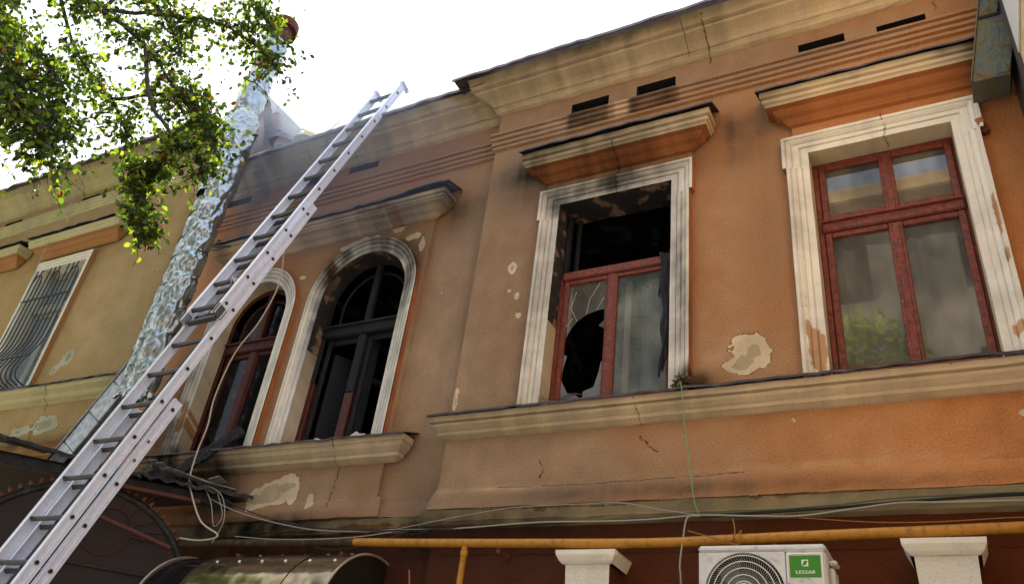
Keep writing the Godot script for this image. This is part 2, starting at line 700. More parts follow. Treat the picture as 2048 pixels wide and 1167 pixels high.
func materials() -> void:
	var R := [FU0, FU1, FV0, FV1]
	# marks: 0 soot and darkening, 1 bare plaster, 2 grey weathering and glow contrast, 3 pale repair
	var k := [
		# soot round the right bay, and soft darkening left of the unbroken window
		[0, -3.14, 6.7, 0.34, 0.36, 0.34], [0, -2.25, 6.78, 1.0, 0.16, 0.62], [0, -1.25, 6.6, 0.3, 0.35, 0.18], [0, -2.2, 6.46, 0.75, 0.14, 0.35],
		[0, -2.56, 7.30, 0.21, 0.115, 0.42, 1], [0, -1.9, 7.30, 0.24, 0.115, 0.42, 1], [0, -0.4, 7.3, 0.4, 0.1, 0.14],
		[0, -2.76, 6.2, 0.12, 0.14, 0.4], [0, -1.64, 5.6, 0.1, 0.7, 0.16], [0, -1.62, 4.9, 0.08, 0.5, 0.16], [0, -1.5, 4.32, 0.16, 0.1, 0.6],
		[0, -2.3, 6.3, 0.5, 0.07, 0.35], [0, -2.2, 7.85, 1.1, 0.12, 0.34], [0, -1.0, 6.55, 0.3, 0.35, 0.15], [0, -0.95, 5.5, 0.24, 1.0, 0.14], [0, -2.85, 5.2, 0.12, 1.0, 0.13], [0, -1.62, 5.2, 0.1, 1.0, 0.16], [0, -2.2, 6.36, 0.8, 0.1, 0.12],
		[0, 0.62, 6.75, 0.2, 0.2, 0.75], [0, 0.45, 6.7, 0.12, 0.06, 0.4], 
		[0, -2.2, 3.51, 1.1, 0.10, 0.28], [0, -1.0, 3.5, 0.9, 0.09, 0.2], [0, -0.2, 3.48, 0.9, 0.06, 0.12], [0, -3.0, 3.3, 1.1, 0.1, 0.3],
		# soot round the arched windows
		[0, -4.9, 6.3, 0.60, 0.26, 0.66], [0, -5.38, 6.08, 0.2, 0.3, 0.55], [0, -5.48, 5.5, 0.06, 0.4, 0.42], [0, -4.38, 6.0, 0.14, 0.35, 0.5], [0, -4.4, 5.5, 0.1, 0.3, 0.3],
		[0, -5.0, 6.75, 1.1, 0.22, 0.26], [0, -5.3, 7.0, 1.2, 0.25, 0.18], [0, -6.1, 6.25, 0.4, 0.3, 0.12], [0, -6.2, 7.5, 1.0, 0.5, 0.13], [0, -6.9, 7.7, 0.5, 0.3, 0.24],
		[0, -7.4, 7.2, 0.5, 0.6, 0.22], [0, -7.2, 6.0, 0.35, 1.6, 0.24], [0, -7.3, 4.6, 0.35, 0.8, 0.35], [0, -3.95, 6.62, 0.26, 0.24, 0.28], [0, -4.4, 7.55, 0.6, 0.3, 0.15],
		[0, -5.4, 3.45, 0.9, 0.12, 0.7], [0, -6.2, 3.8, 0.4, 0.3, 0.8], [0, -5.3, 3.1, 1.3, 0.25, 0.75], [0, -6.8, 4.1, 0.25, 0.25, 0.85], [0, -3.8, 3.6, 0.25, 0.4, 0.2],
		[0, -6.0, 4.7, 0.05, 0.4, 0.25], [0, -7.0, 4.4, 0.12, 0.3, 0.3],
		# bare plaster
		[1, -1.1, 4.56, 0.17, 0.17, 0.95], [1, -1.24, 4.42, 0.14, 0.08, 0.8], [1, -3.19, 5.68, 0.055, 0.075, 0.95], [1, -3.19, 5.43, 0.04, 0.03, 0.9], [1, -3.1, 5.35, 0.035, 0.06, 0.9], [1, -3.06, 5.17, 0.06, 0.05, 0.8],
		[1, -3.56, 4.4, 0.03, 0.12, 0.9], [1, -0.64, 4.42, 0.06, 0.2, 0.85], [1, -0.70, 4.7, 0.02, 0.3, 0.7], [1, 0.52, 4.42, 0.07, 0.1, 0.75], [1, 0.56, 5.3, 0.015, 0.6, 0.62], [1, -0.4, 6.36, 0.4, 0.015, 0.6], [1, -2.3, 6.40, 0.5, 0.012, 0.6], [1, -5.4, 6.1, 0.07, 0.12, 0.9], [1, -4.45, 5.3, 0.02, 0.4, 0.55], [1, -6.95, 4.6, 0.03, 0.2, 0.7], [1, 0.1, 4.19, 0.16, 0.03, 0.6], [1, -2.6, 3.4, 0.2, 0.03, 0.65], [1, -0.9, 3.42, 0.4, 0.03, 0.7], [1, 0.5, 6.72, 0.2, 0.06, 0.8], [1, -6.4, 4.05, 0.3, 0.03, 0.5], [1, -5.3, 3.80, 0.27, 0.15, 1.0], [1, -5.55, 3.72, 0.2, 0.16, 0.8], [1, -4.95, 3.68, 0.06, 0.12, 0.9], [1, -4.5, 3.42, 0.5, 0.05, 0.75], [1, -3.9, 3.42, 0.3, 0.05, 0.5],
		[1, -5.12, 6.50, 0.24, 0.08, 1.0], [1, -5.3, 6.47, 0.14, 0.05, 0.9], [1, -4.68, 6.56, 0.09, 0.04, 0.9], [1, -4.5, 6.44, 0.16, 0.06, 0.72], [1, -4.33, 6.30, 0.05, 0.12, 0.85], [1, -4.9, 6.62, 0.6, 0.04, 0.62], [1, -5.42, 6.22, 0.08, 0.1, 0.6],
		[1, -5.85, 6.2, 0.06, 0.04, 0.7], [1, -4.0, 5.7, 0.02, 0.02, 0.9], [1, -1.05, 5.8, 0.012, 0.012, 1.0], [1, 0.45, 3.9, 0.03, 0.03, 0.8], [1, -0.85, 3.98, 0.03, 0.03, 0.7], [1, -6.9, 4.7, 0.1, 0.25, 0.6], [1, -7.3, 5.2, 0.2, 0.3, 0.55],
		# weathering to grey brown, spread so the right end keeps a painted orange glow
		[2, -5.9, 5.6, 2.8, 2.8, 0.5], [2, -3.6, 5.6, 2.7, 5.0, 0.34], [2, -3.2, 5.4, 1.1, 2.4, 0.62], [2, -2.2, 5.5, 1.4, 3.0, 0.25], [2, -2.4, 3.6, 1.6, 0.3, 0.4], [2, -1.05, 5.6, 0.7, 2.2, 0.32], [2, -0.2, 7.4, 1.6, 0.5, 0.5], [2, -1.2, 4.4, 0.7, 0.3, 0.2], [2, -4.5, 3.8, 2.5, 0.5, 0.45], [2, -1.5, 7.5, 2.6, 0.35, 0.45],
		[3, -2.2, 7.3, 0.09, 0.115, 0.6, 1], [3, -2.95, 7.25, 0.15, 0.1, 0.3], [3, -3.0, 3.6, 0.5, 0.035, 0.5], [3, -0.7, 3.66, 0.9, 0.03, 0.35], [3, -1.45, 4.5, 0.3, 0.15, 0.3],
	]
	var vv := func(a: Array) -> Array:
		var o := []
		for i in range(0, a.size(), 2): o.append(Vector2(a[i], a[i + 1]))
		return o
	var cr := [vv.call([-1.62, 8.1, -1.57, 7.9, -1.55, 7.68]), vv.call([-1.42, 8.1, -1.36, 7.85, -1.37, 7.6]), vv.call([-1.97, 4.3, -1.95, 4.15, -1.91, 4.03]), vv.call([-1.93, 3.95, -1.86, 3.88, -1.78, 3.8]), vv.call([-2.72, 3.83, -2.68, 3.75, -2.69, 3.68]),
		vv.call([-2.2, 6.6, -2.22, 6.4, -2.2, 6.25]), vv.call([-0.05, 6.45, -0.03, 6.3, -0.04, 6.1]), vv.call([0.1, 4.2, 0.13, 4.1]), vv.call([-4.75, 4.2, -4.7, 4.05, -4.74, 3.6]), vv.call([-6.2, 7.95, -6.15, 7.7]), vv.call([-3.05, 3.62, -2.4, 3.6, -1.2, 3.63]),
		vv.call([-5.6, 7.95, -5.5, 7.7, -5.52, 7.6]), vv.call([-3.3, 3.42, -2.0, 3.41]), vv.call([-0.9, 7.1, -0.95, 7.0]), vv.call([0.5, 7.6, 0.49, 7.45])]
	var T := facade_textures(FU0, FU1, FV0, FV1, 1536, 1024, k, cr, c8(200, 137, 84), c8(154, 129, 102), c8(204, 188, 154), 11)
	M.plaster = fac_mat(Color.WHITE, T[0], T[2], R, 1.3)
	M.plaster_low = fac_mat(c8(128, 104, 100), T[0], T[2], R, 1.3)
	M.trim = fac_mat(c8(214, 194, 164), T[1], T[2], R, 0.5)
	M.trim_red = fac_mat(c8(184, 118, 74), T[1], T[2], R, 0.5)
	M.white = fac_mat(c8(243, 239, 233), T[1], T[2], R, 0.5)
	M.string = fac_mat(c8(150, 136, 108), T[1], T[2], R, 0.5)
	M.reveal = fac_mat(c8(214, 200, 176), T[1], T[2], R, 0.5)
	var RY := [-14.4, -8.0, 3.0, 10.0]
	var ky := [[2, -11, 8.6, 3, 0.6, 0.4], [0, -12, 9.2, 2.2, 0.2, 0.3], [0, -9, 9.2, 1.5, 0.25, 0.25], [0, -8.2, 7.0, 0.15, 2.5, 0.3], [1, -9.55, 5.8, 0.12, 0.16, 0.95], [1, -9.75, 5.6, 0.12, 0.1, 0.9], [1, -9.35, 4.85, 0.28, 0.14, 0.95], [1, -9.9, 4.8, 0.18, 0.1, 0.9], [1, -8.5, 6.9, 0.03, 0.04, 0.9], [0, -10, 4.55, 2, 0.15, 0.5], [3, -9.2, 6.4, 1.0, 1.0, 0.15], [2, -8.6, 6.0, 0.6, 2.0, 0.4], [0, -10.6, 5.35, 1.2, 0.05, 0.4]]
	var cy := [vv.call([-11.0, 9.4, -11.05, 9.0, -11.0, 8.5]), vv.call([-9.5, 5.3, -9.55, 5.0, -9.6, 4.6])]
	var Y := facade_textures(-14.4, -8.0, 3.0, 10.0, 640, 700, ky, cy, c8(162, 138, 86), c8(136, 122, 90), c8(168, 166, 132), 31)
	M.yplaster = fac_mat(Color.WHITE, Y[0], Y[2], RY, 0.9)
	M.ytrim = fac_mat(c8(188, 180, 132), Y[1], Y[2], RY, 0.5)
	M.ywhite = fac_mat(c8(226, 222, 200), Y[1], Y[2], RY, 0.4)
	M.yorange = fac_mat(c8(170, 126, 78), Y[1], Y[2], RY, 0.4)
	# shared noise
	var fine := ntex(0.06, 4, 3)
	var peel := ntex(0.022, 5, 9, [[0.0, c8(140, 68, 46)], [0.42, c8(124, 54, 37)], [0.68, c8(104, 44, 31)], [0.80, c8(88, 34, 28)], [0.81, c8(150, 116, 96)], [0.86, c8(112, 84, 70)], [0.88, c8(108, 42, 32)], [1.0, c8(88, 36, 30)]])
	M.red = tri_mat(mat(Color.WHITE, 0.55), peel, 1.1, fine, 0.5)
	M.red_dark = tri_mat(mat(c8(172, 146, 130), 0.6), peel, 1.1, fine, 0.5)
	var charn := ntex(0.05, 4, 21, [[0.0, c8(9, 9, 11)], [0.5, c8(20, 20, 24)], [0.75, c8(38, 40, 46)], [1.0, c8(84, 90, 104)]], 512, FastNoiseLite.TYPE_CELLULAR)
	M.char = tri_mat(mat(Color.WHITE, 0.42), charn, 3.0, ntex(0.05, 3, 22, [], 512, FastNoiseLite.TYPE_CELLULAR), 2.2)
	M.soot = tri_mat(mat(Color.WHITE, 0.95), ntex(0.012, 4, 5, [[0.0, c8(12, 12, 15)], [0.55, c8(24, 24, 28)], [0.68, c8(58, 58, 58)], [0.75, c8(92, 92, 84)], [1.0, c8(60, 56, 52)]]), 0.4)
	M.dark = mat(c8(20, 19, 20), 0.9)
	M.room = mat(c8(120, 112, 100), 0.9)
	M.burnt_reveal = tri_mat(mat(Color.WHITE, 0.9), ntex(0.009, 4, 14, [[0.0, c8(24, 22, 24)], [0.5, c8(36, 33, 34)], [0.645, c8(50, 44, 42)], [0.66, c8(104, 80, 64)], [1.0, c8(158, 128, 104)]]), 0.8, fine, 0.8)
	M.flash = tri_mat(mat(Color.WHITE, 0.6, 0.35), ntex(0.02, 4, 41, [[0.0, c8(44, 40, 42)], [0.5, c8(70, 62, 62)], [0.75, c8(92, 78, 70)], [1.0, c8(118, 92, 74)]]), 0.8, fine, 0.4)
	M.roof = tri_mat(mat(Color.WHITE, 0.55, 0.4), ntex(0.015, 4, 43, [[0.0, c8(70, 62, 70)], [0.6, c8(98, 88, 92)], [1.0, c8(130, 106, 96)]]), 0.7, fine, 0.4)
	M.alu = tri_mat(mat(Color.WHITE, 0.4, 0.2), ntex(0.03, 4, 51, [[0.0, c8(210, 219, 240)], [0.5, c8(232, 238, 250)], [0.75, c8(226, 231, 242)], [1.0, c8(206, 211, 222)]]), 0.8, ntex(0.05, 3, 52), 0.15)
	M.rung = tri_mat(mat(Color.WHITE, 0.5, 0.6), ntex(0.08, 3, 53, [[0.0, c8(62, 62, 64)], [0.6, c8(98, 98, 98)], [1.0, c8(140, 138, 134)]]), 2.0)
	M.hole = mat(c8(16, 16, 18), 0.8)
	var foiln := ntex(0.010, 2, 61)
	M.foil = tri_mat(mat(c8(204, 208, 208), 0.34, 0.9), ntex(0.02, 3, 62, [[0.0, c8(150, 160, 156)], [0.45, c8(214, 220, 216)], [1.0, c8(245, 246, 246)]]), 0.8, foiln, 1.2)
	M.galv = tri_mat(mat(Color.WHITE, 0.42, 0.7), ntex(0.02, 4, 63, [[0.0, c8(120, 124, 122)], [0.5, c8(158, 162, 160)], [1.0, c8(190, 192, 188)]], 512, FastNoiseLite.TYPE_CELLULAR), 1.4, fine, 0.2)
	M.drain = tri_mat(mat(Color.WHITE, 0.5, 0.5), ntex(0.02, 4, 64, [[0.0, c8(82, 96, 98)], [0.6, c8(116, 130, 130)], [1.0, c8(140, 140, 128)]]), 0.9, fine, 0.2)
	M.rust_box = tri_mat(mat(Color.WHITE, 0.6, 0.3), ntex(0.012, 5, 65, [[0.0, c8(70, 80, 76)], [0.4, c8(88, 98, 90)], [0.56, c8(98, 98, 74)], [0.72, c8(98, 80, 46)], [1.0, c8(70, 46, 30)]]), 0.8, fine, 0.4)
	M.rust = tri_mat(mat(Color.WHITE, 0.8, 0.1), ntex(0.03, 4, 66, [[0.0, c8(70, 42, 30)], [0.5, c8(120, 70, 40)], [1.0, c8(170, 104, 56)]]), 1.0, fine, 0.5)
	M.iron = mat(c8(34, 34, 36), 0.55, 0.4)
	M.grille = mat(c8(58, 58, 62), 0.5, 0.4)
	M.wire_white = mat(c8(158, 155, 146), 0.6)
	M.wire_black = mat(c8(24, 24, 26), 0.6)
	M.wire_green = mat(c8(106, 166, 100), 0.6)
	M.wire_rust = mat(c8(150, 104, 48), 0.7)
	M.gas = tri_mat(mat(Color.WHITE, 0.5), ntex(0.03, 4, 71, [[0.0, c8(198, 142, 38)], [0.65, c8(184, 126, 34)], [0.85, c8(152, 96, 32)], [1.0, c8(112, 74, 32)]]), 0.9, fine, 0.2)
	M.porch_sheet = tri_mat(mat(Color.WHITE, 0.6, 0.3), ntex(0.02, 4, 72, [[0.0, c8(26, 26, 28)], [0.6, c8(44, 44, 44)], [1.0, c8(80, 78, 74)]]), 0.9, fine, 0.5)
	M.porch_brown = tri_mat(mat(Color.WHITE, 0.65), ntex(0.02, 3, 73, [[0.0, c8(34, 21, 17)], [1.0, c8(48, 29, 23)]]), 0.9, fine, 0.3)
	M.porch_red = tri_mat(mat(Color.WHITE, 0.55), ntex(0.04, 3, 74, [[0.0, c8(78, 34, 22)], [0.7, c8(92, 40, 26)], [1.0, c8(56, 30, 22)]]), 1.2)
	M.stud = mat(c8(104, 60, 34), 0.6, 0.1)
	M.ac = tri_mat(mat(Color.WHITE, 0.45), ntex(0.02, 4, 75, [[0.0, c8(226, 228, 230)], [0.7, c8(212, 214, 216)], [1.0, c8(170, 168, 164)]]), 0.9)
	M.ac_green = mat(c8(64, 142, 36), 0.45)
	M.ac_white = mat(c8(236, 240, 236), 0.45)
	M.wood_burnt = tri_mat(mat(Color.WHITE, 0.85), ntex(0.014, 4, 76, [[0.0, c8(60, 42, 34)], [0.5, c8(116, 84, 62)], [1.0, c8(150, 116, 88)]]), 0.8, fine, 0.8)
	var dust := ntex(0.006, 5, 95, [[0.0, c8(96, 98, 98)], [0.4, c8(128, 126, 118)], [0.62, c8(150, 146, 134)], [1.0, c8(186, 180, 164)]])
	M.glass_old = tri_mat(mat(Color(1, 1, 1, 0.62), 0.015, 0.5), dust, 0.7)
	M.glass_old.uv1_scale = Vector3(0.9, 0.45, 0.7)
	M.glass_old.transparency = BaseMaterial3D.TRANSPARENCY_ALPHA
	M.glass_milky = tri_mat(mat(Color(0.9, 0.96, 1.0, 0.62), 0.06, 0.45), dust, 0.8)
	M.glass_milky.transparency = BaseMaterial3D.TRANSPARENCY_ALPHA
	M.glass_dim = mat(Color(0.22, 0.23, 0.25, 0.10), 0.1, 0.0)
	M.glass_dim.metallic_specular = 0.3
	M.glass_dim.transparency = BaseMaterial3D.TRANSPARENCY_ALPHA
	M.shard = mat(Color(0.62, 0.65, 0.66, 0.5), 0.14)
	M.shard.transparency = BaseMaterial3D.TRANSPARENCY_ALPHA
	M.putty = mat(c8(206, 200, 188), 0.8)
	M.keystone = fac_mat(c8(236, 234, 230), T[1], T[2], R, 1.4)
	M.curtain = mat(c8(168, 162, 150), 0.9)
	M.reflection_blue = mat(c8(150, 156, 168), 0.9)  # pale blue for the imitated reflection behind the broken window's right pane
	M.gas_dark = tri_mat(mat(Color.WHITE, 0.8), ntex(0.03, 4, 77, [[0.0, c8(36, 30, 24)], [0.6, c8(70, 54, 28)], [1.0, c8(120, 88, 36)]]), 0.9)
	M.corner = mat(c8(78, 66, 64), 0.9)  # tone of the shade painted on the neighbour wall
	M.frame_grey = tri_mat(mat(c8(196, 200, 190), 0.6), fine, 1.0)
	M.frame_grey.albedo_texture = ntex(0.02, 4, 81, [[0.0, c8(170, 172, 160)], [0.6, c8(206, 208, 198)], [1.0, c8(140, 136, 122)]])
	M.glass_mirror = mat(Color(0.66, 0.70, 0.72, 0.5), 0.04, 0.55)
	M.glass_mirror.transparency = BaseMaterial3D.TRANSPARENCY_ALPHA
	M.ground = tri_mat(mat(Color.WHITE, 0.95), ntex(0.01, 4, 82, [[0.0, c8(136, 132, 126)], [1.0, c8(172, 168, 160)]]), 0.25)
	M.neighbour = tri_mat(mat(Color.WHITE, 0.9), ntex(0.02, 4, 83, [[0.0, c8(222, 186, 142)], [1.0, c8(240, 208, 166)]]), 0.5, fine, 0.6)  # cream warmed so the sunlit side wall throws orange onto the facade
	M.opposite = tri_mat(mat(Color.WHITE, 0.9), ntex(0.01, 5, 84, [[0.0, c8(104, 102, 100)], [0.6, c8(138, 134, 126)], [1.0, c8(156, 150, 140)]]), 0.12)
	M.dark_glass = mat(c8(30, 34, 40), 0.1)
	M.bark = tri_mat(mat(Color.WHITE, 0.9), ntex(0.04, 4, 85, [[0.0, c8(38, 30, 26)], [1.0, c8(84, 70, 60)]]), 1.5, fine, 0.8)
	M.leaf_mm = mat(Color.WHITE, 0.42)
	M.leaf_mm.vertex_color_use_as_albedo = true
	M.leaf_mm.backlight_enabled = true
	M.leaf_mm.backlight = Color(1.15, 1.15, 0.6)
	M.leaf_mm.cull_mode = BaseMaterial3D.CULL_DISABLED
	M.rope = tri_mat(mat(Color.WHITE, 0.9), ntex(0.15, 2, 86, [[0.0, c8(40, 38, 36)], [1.0, c8(112, 100, 84)]]), 3.0)
	M.rope_pale = mat(c8(210, 204, 192), 0.9)
	M.hose = mat(c8(196, 184, 160), 0.7)
	M.rust_dark = tri_mat(mat(Color.WHITE, 0.75, 0.2), ntex(0.03, 4, 87, [[0.0, c8(64, 34, 28)], [1.0, c8(126, 66, 46)]]), 1.0)
	M.rust_pale = mat(c8(176, 116, 74), 0.8)
	M.tin_pale = tri_mat(mat(Color.WHITE, 0.45, 0.5), ntex(0.03, 4, 88, [[0.0, c8(120, 120, 118)], [1.0, c8(200, 200, 194)]]), 1.2)
	M.tin_white = tri_mat(mat(Color.WHITE, 0.6, 0.1), ntex(0.02, 4, 89, [[0.0, c8(206, 208, 212)], [1.0, c8(232, 234, 236)]]), 0.8)
	M.sheet_dark = mat(c8(26, 27, 30), 0.09)
	M.sheet_dark.metallic_specular = 0.7
	M.sheet_bronze = tri_mat(mat(Color.WHITE, 0.13, 0.75), ntex(0.012, 3, 90, [[0.0, c8(96, 82, 60)], [0.5, c8(150, 134, 104)], [1.0, c8(70, 60, 46)]]), 0.7)
	M.sheet_edge = mat(c8(170, 160, 140), 0.3, 0.3)
	M.sheet_cheek = mat(c8(38, 34, 30), 0.35)
	M.fan_grey = mat(c8(88, 90, 94), 0.5)
	M.guard = mat(c8(166, 166, 160), 0.5)
	M.wire_green_dark = mat(c8(52, 88, 60), 0.6)
	M.helmet_dark = mat(c8(44, 48, 56), 0.35)
	M.helmet_yellow = mat(c8(232, 208, 66), 0.35)
	M.jacket_grey = mat(c8(96, 98, 104), 0.85)
	M.jacket_dark = mat(c8(40, 46, 66), 0.85)
	M.stripe = mat(c8(206, 208, 170), 0.4)
	M.skin = mat(c8(196, 150, 122), 0.6)
	M.rag = tri_mat(mat(Color.WHITE, 0.85), ntex(0.06, 3, 91, [[0.0, c8(18, 18, 20)], [0.6, c8(46, 46, 50)], [1.0, c8(96, 96, 100)]]), 3.0)
	M.nest = tri_mat(mat(Color.WHITE, 0.95), ntex(0.08, 3, 92, [[0.0, c8(44, 36, 26)], [0.6, c8(92, 70, 44)], [1.0, c8(150, 104, 56)]]), 3.0)

const XL := -8.15    # where the yellow house begins
const XB := -3.58    # left corner of the projecting bay
const XR := 0.87     # the neighbour's wall
const ZR := -0.12    # recessed front
const ZP := -0.085   # panel round the arched windows

func orange_house() -> void:
	var H := thing("orange_house", "two storey orange plastered house with burnt out windows and a projecting right bay", "house")
	var W3 := [-2.76, -1.71, 4.2, 6.27]
	var W4 := [-0.595, 0.415, 4.2, 6.235]
	var A1 := [-6.88, -5.95, 4.05, 5.72]
	var A2 := [-5.475, -4.43, 4.05, 5.755]
	var bay_vents := [[-2.76, -2.365, 7.44, 7.562], [-2.08, -1.695, 7.44, 7.562], [-0.592, -0.212, 7.40, 7.515], [0.04, 0.412, 7.37, 7.48]]
	var rec_vents := [[-5.66, -5.24, 7.585, 7.70 - 0.015], [-6.3, -5.9, 7.575, 7.675], [-7.6, -7.2, 7.57, 7.67]]
	# front walls
	var b := Mb.new()
	wall_sheet(b, 0.0, XB, XR, 3.62, 8.05, [W3, W4] + bay_vents)
	b.quad(Vector3(XB, 3.4, ZR - 0.1), Vector3(XB, 3.4, 0), Vector3(XB, 8.05, 0), Vector3(XB, 8.05, ZR - 0.1))
	obj("front_wall", b, M.plaster, H)
	b = Mb.new()
	var holes := []
	for a in [A1, A2]: holes.append([a[0], a[1], a[2], a[3] + (a[1] - a[0]) / 2])
	wall_sheet(b, ZR, XL, XB + 0.001, 3.45, 8.05, holes + rec_vents)
	for a in [A1, A2]: spandrel(b, a, ZR)
	obj("recessed_wall", b, M.plaster, H)
	# panel round the arched windows, a little proud, and the apron under their sill
	b = Mb.new()
	wall_sheet(b, ZP, -7.1, -4.235, 3.62, 6.72, holes)
	for a in [A1, A2]: spandrel(b, a, ZP)
	for s in [-7.1, -4.235]: b.quad(Vector3(s, 3.62, ZR), Vector3(s, 3.62, ZP), Vector3(s, 6.72, ZP), Vector3(s, 6.72, ZR))
	obj("window_panel", b, M.plaster, H)
	# flared skirt above the string course
	b = Mb.new()
	mould(b, [Vector2(0.0, 3.665), Vector2(0.004, 3.63), Vector2(0.02, 3.60), Vector2(0.034, 3.55), Vector2(0.044, 3.50), Vector2(0.05, 3.462), Vector2(0.0, 3.455)], XB, XR, 0.0, true, false, 0.008)
	obj("skirt", b, M.plaster, H)
	b = Mb.new()
	mould(b, [Vector2(ZP, 3.64), Vector2(ZP + 0.012, 3.60), Vector2(ZP + 0.03, 3.54), Vector2(ZP + 0.045, 3.462), Vector2(ZR, 3.455)], -7.1, -4.235, ZR, false, true, 0.012)
	mould(b, [Vector2(ZR, 3.60), Vector2(ZR + 0.03, 3.53), Vector2(ZR + 0.045, 3.46), Vector2(ZR, 3.455)], -4.235, XB - 0.03, ZR, false, false, 0.01)
	mould(b, [Vector2(ZR, 3.60), Vector2(ZR + 0.03, 3.53), Vector2(ZR + 0.045, 3.46), Vector2(ZR, 3.455)], XL, -7.1, ZR, false, false, 0.01)
	obj("skirt", b, M.plaster, H)
	# string course and the cove under it
	b = Mb.new()
	mould(b, [Vector2(0.042, 3.458), Vector2(0.046, 3.445), Vector2(0.04, 3.38), Vector2(0.045, 3.37), Vector2(0.036, 3.355), Vector2(0.03, 3.34), Vector2(-0.02, 3.325)], XB, XR, -0.05, true, false, 0.006)
	mould(b, [Vector2(-0.07, 3.452), Vector2(-0.066, 3.44), Vector2(-0.07, 3.38), Vector2(-0.062, 3.37), Vector2(-0.075, 3.355), Vector2(-0.08, 3.34), Vector2(-0.12, 3.325)], XL, XB - 0.08, -0.15, false, false, 0.008)
	obj("string_course", b, M.string, H)
	b = Mb.new()
	mould(b, [Vector2(-0.02, 3.33), Vector2(-0.024, 3.27), Vector2(-0.04, 3.2), Vector2(-0.055, 3.14)], XB, XR, -0.06, true, false)
	mould(b, [Vector2(-0.10, 3.33), Vector2(-0.11, 3.27), Vector2(-0.125, 3.2), Vector2(-0.135, 3.14)], XL, XB - 0.03, -0.14, false, false)
	wall_sheet(b, -0.06, XB - 0.02, XR, 0.0, 3.2, [])
	wall_sheet(b, -0.14, XL, XB, 0.0, 3.2, [])
	b.quad(Vector3(XB - 0.02, 0, -0.14), Vector3(XB - 0.02, 0, -0.06), Vector3(XB - 0.02, 3.2, -0.06), Vector3(XB - 0.02, 3.2, -0.14))
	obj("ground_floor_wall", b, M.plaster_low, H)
	# belt course under the bay windows, and the sill of the arched windows
	b = Mb.new()
	mould(b, [Vector2(0.122, 4.215), Vector2(0.122, 4.168), Vector2(0.09, 4.163), Vector2(0.09, 4.155), Vector2(0.108, 4.15), Vector2(0.10, 4.13), Vector2(0.075, 4.105), Vector2(0.062, 4.095), Vector2(0.062, 4.07), Vector2(0.045, 4.06), Vector2(0.02, 4.045), Vector2(0.0, 4.04)], XB, XR, 0.0, true, false)
	obj("belt_course", b, M.trim, H)
	b = Mb.new()
	flashing(b, XB - 0.14, XR, 0.145, 4.222, 0.0, 4.285, 0.014, 0.006, 0.004)
	b.quad(Vector3(XB - 0.14, 4.222, 0.145), Vector3(XB - 0.14, 4.21, 0.0), Vector3(XB, 4.285, 0.0), Vector3(XB, 4.285, 0.02))
	obj("belt_flashing", b, M.flash, H)
	b = Mb.new()
	var sill := [Vector2(0.075, 4.125), Vector2(0.075, 4.075), Vector2(0.06, 4.065), Vector2(0.05, 4.03), Vector2(0.02, 4.0), Vector2(0.005, 3.99), Vector2(0.005, 3.96), Vector2(-0.03, 3.945), Vector2(-0.06, 3.935), Vector2(ZP, 3.93)]
	mould(b, sill, -7.02, -4.13, ZP, true, true)
	obj("window_sill", b, M.trim, H)
	b = Mb.new()
	flashing(b, -7.2, -3.95, 0.10, 4.13, -0.16, 4.21, 0.012, 0.007, -0.004)
	obj("sill_flashing", b, M.flash, H)
	# hoods
	var hp := [Vector2(0.237, 6.802), Vector2(0.235, 6.745), Vector2(0.205, 6.738), Vector2(0.205, 6.728), Vector2(0.222, 6.722), Vector2(0.222, 6.69), Vector2(0.205, 6.68), Vector2(0.20, 6.655), Vector2(0.155, 6.648), Vector2(0.15, 6.625), Vector2(0.125, 6.60), Vector2(0.09, 6.585), Vector2(0.065, 6.555), Vector2(0.06, 6.54), Vector2(0.03, 6.53)]
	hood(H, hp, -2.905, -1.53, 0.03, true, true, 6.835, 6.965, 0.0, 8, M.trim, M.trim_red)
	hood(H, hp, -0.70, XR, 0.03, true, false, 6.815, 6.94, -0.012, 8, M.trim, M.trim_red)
	for s in [[-2.905, -1.53], [-0.70, XR]]:
		b = Mb.new()
		wall_sheet(b, 0.03, s[0], s[1], 6.40, 6.56, [])
		b.quad(Vector3(s[0], 6.40, 0), Vector3(s[0], 6.40, 0.03), Vector3(s[0], 6.56, 0.03), Vector3(s[0], 6.56, 0))
		b.quad(Vector3(s[1], 6.40, 0.03), Vector3(s[1], 6.40, 0), Vector3(s[1], 6.56, 0), Vector3(s[1], 6.56, 0.03))
		obj("hood_panel", b, M.plaster, H)
	var hr := []
	for q in hp: hr.append(Vector2(q.x * 1.05 - 0.115, 6.712 - (6.802 - q.y) * 0.72))
	hood(H, hr, -7.05, -4.235, ZP, true, true, 6.735, 6.86, 0.012, 8, M.trim, M.trim)
	# frieze mouldings
	var fr := [Vector2(0.0, 7.405), Vector2(0.05, 7.40), Vector2(0.056, 7.385), Vector2(0.056, 7.368), Vector2(0.022, 7.362), Vector2(0.018, 7.35), Vector2(0.046, 7.343), Vector2(0.046, 7.305), Vector2(0.016, 7.298), Vector2(0.014, 7.286), Vector2(0.036, 7.28), Vector2(0.036, 7.245), Vector2(0.008, 7.238), Vector2(0.006, 7.226), Vector2(0.026, 7.22), Vector2(0.026, 7.19), Vector2(0.0, 7.18)]
	b = Mb.new()
	mould(b, fr, XB, XR, 0.0, true, false, 0.004, -0.011)
	var fr2 := []
	for q in fr: fr2.append(Vector2(q.x + ZR, q.y - 0.0))
	mould(b, fr2, XL, XB - 0.05, ZR, false, false, 0.005, 0.006)
	obj("frieze_moulding", b, M.plaster, H)
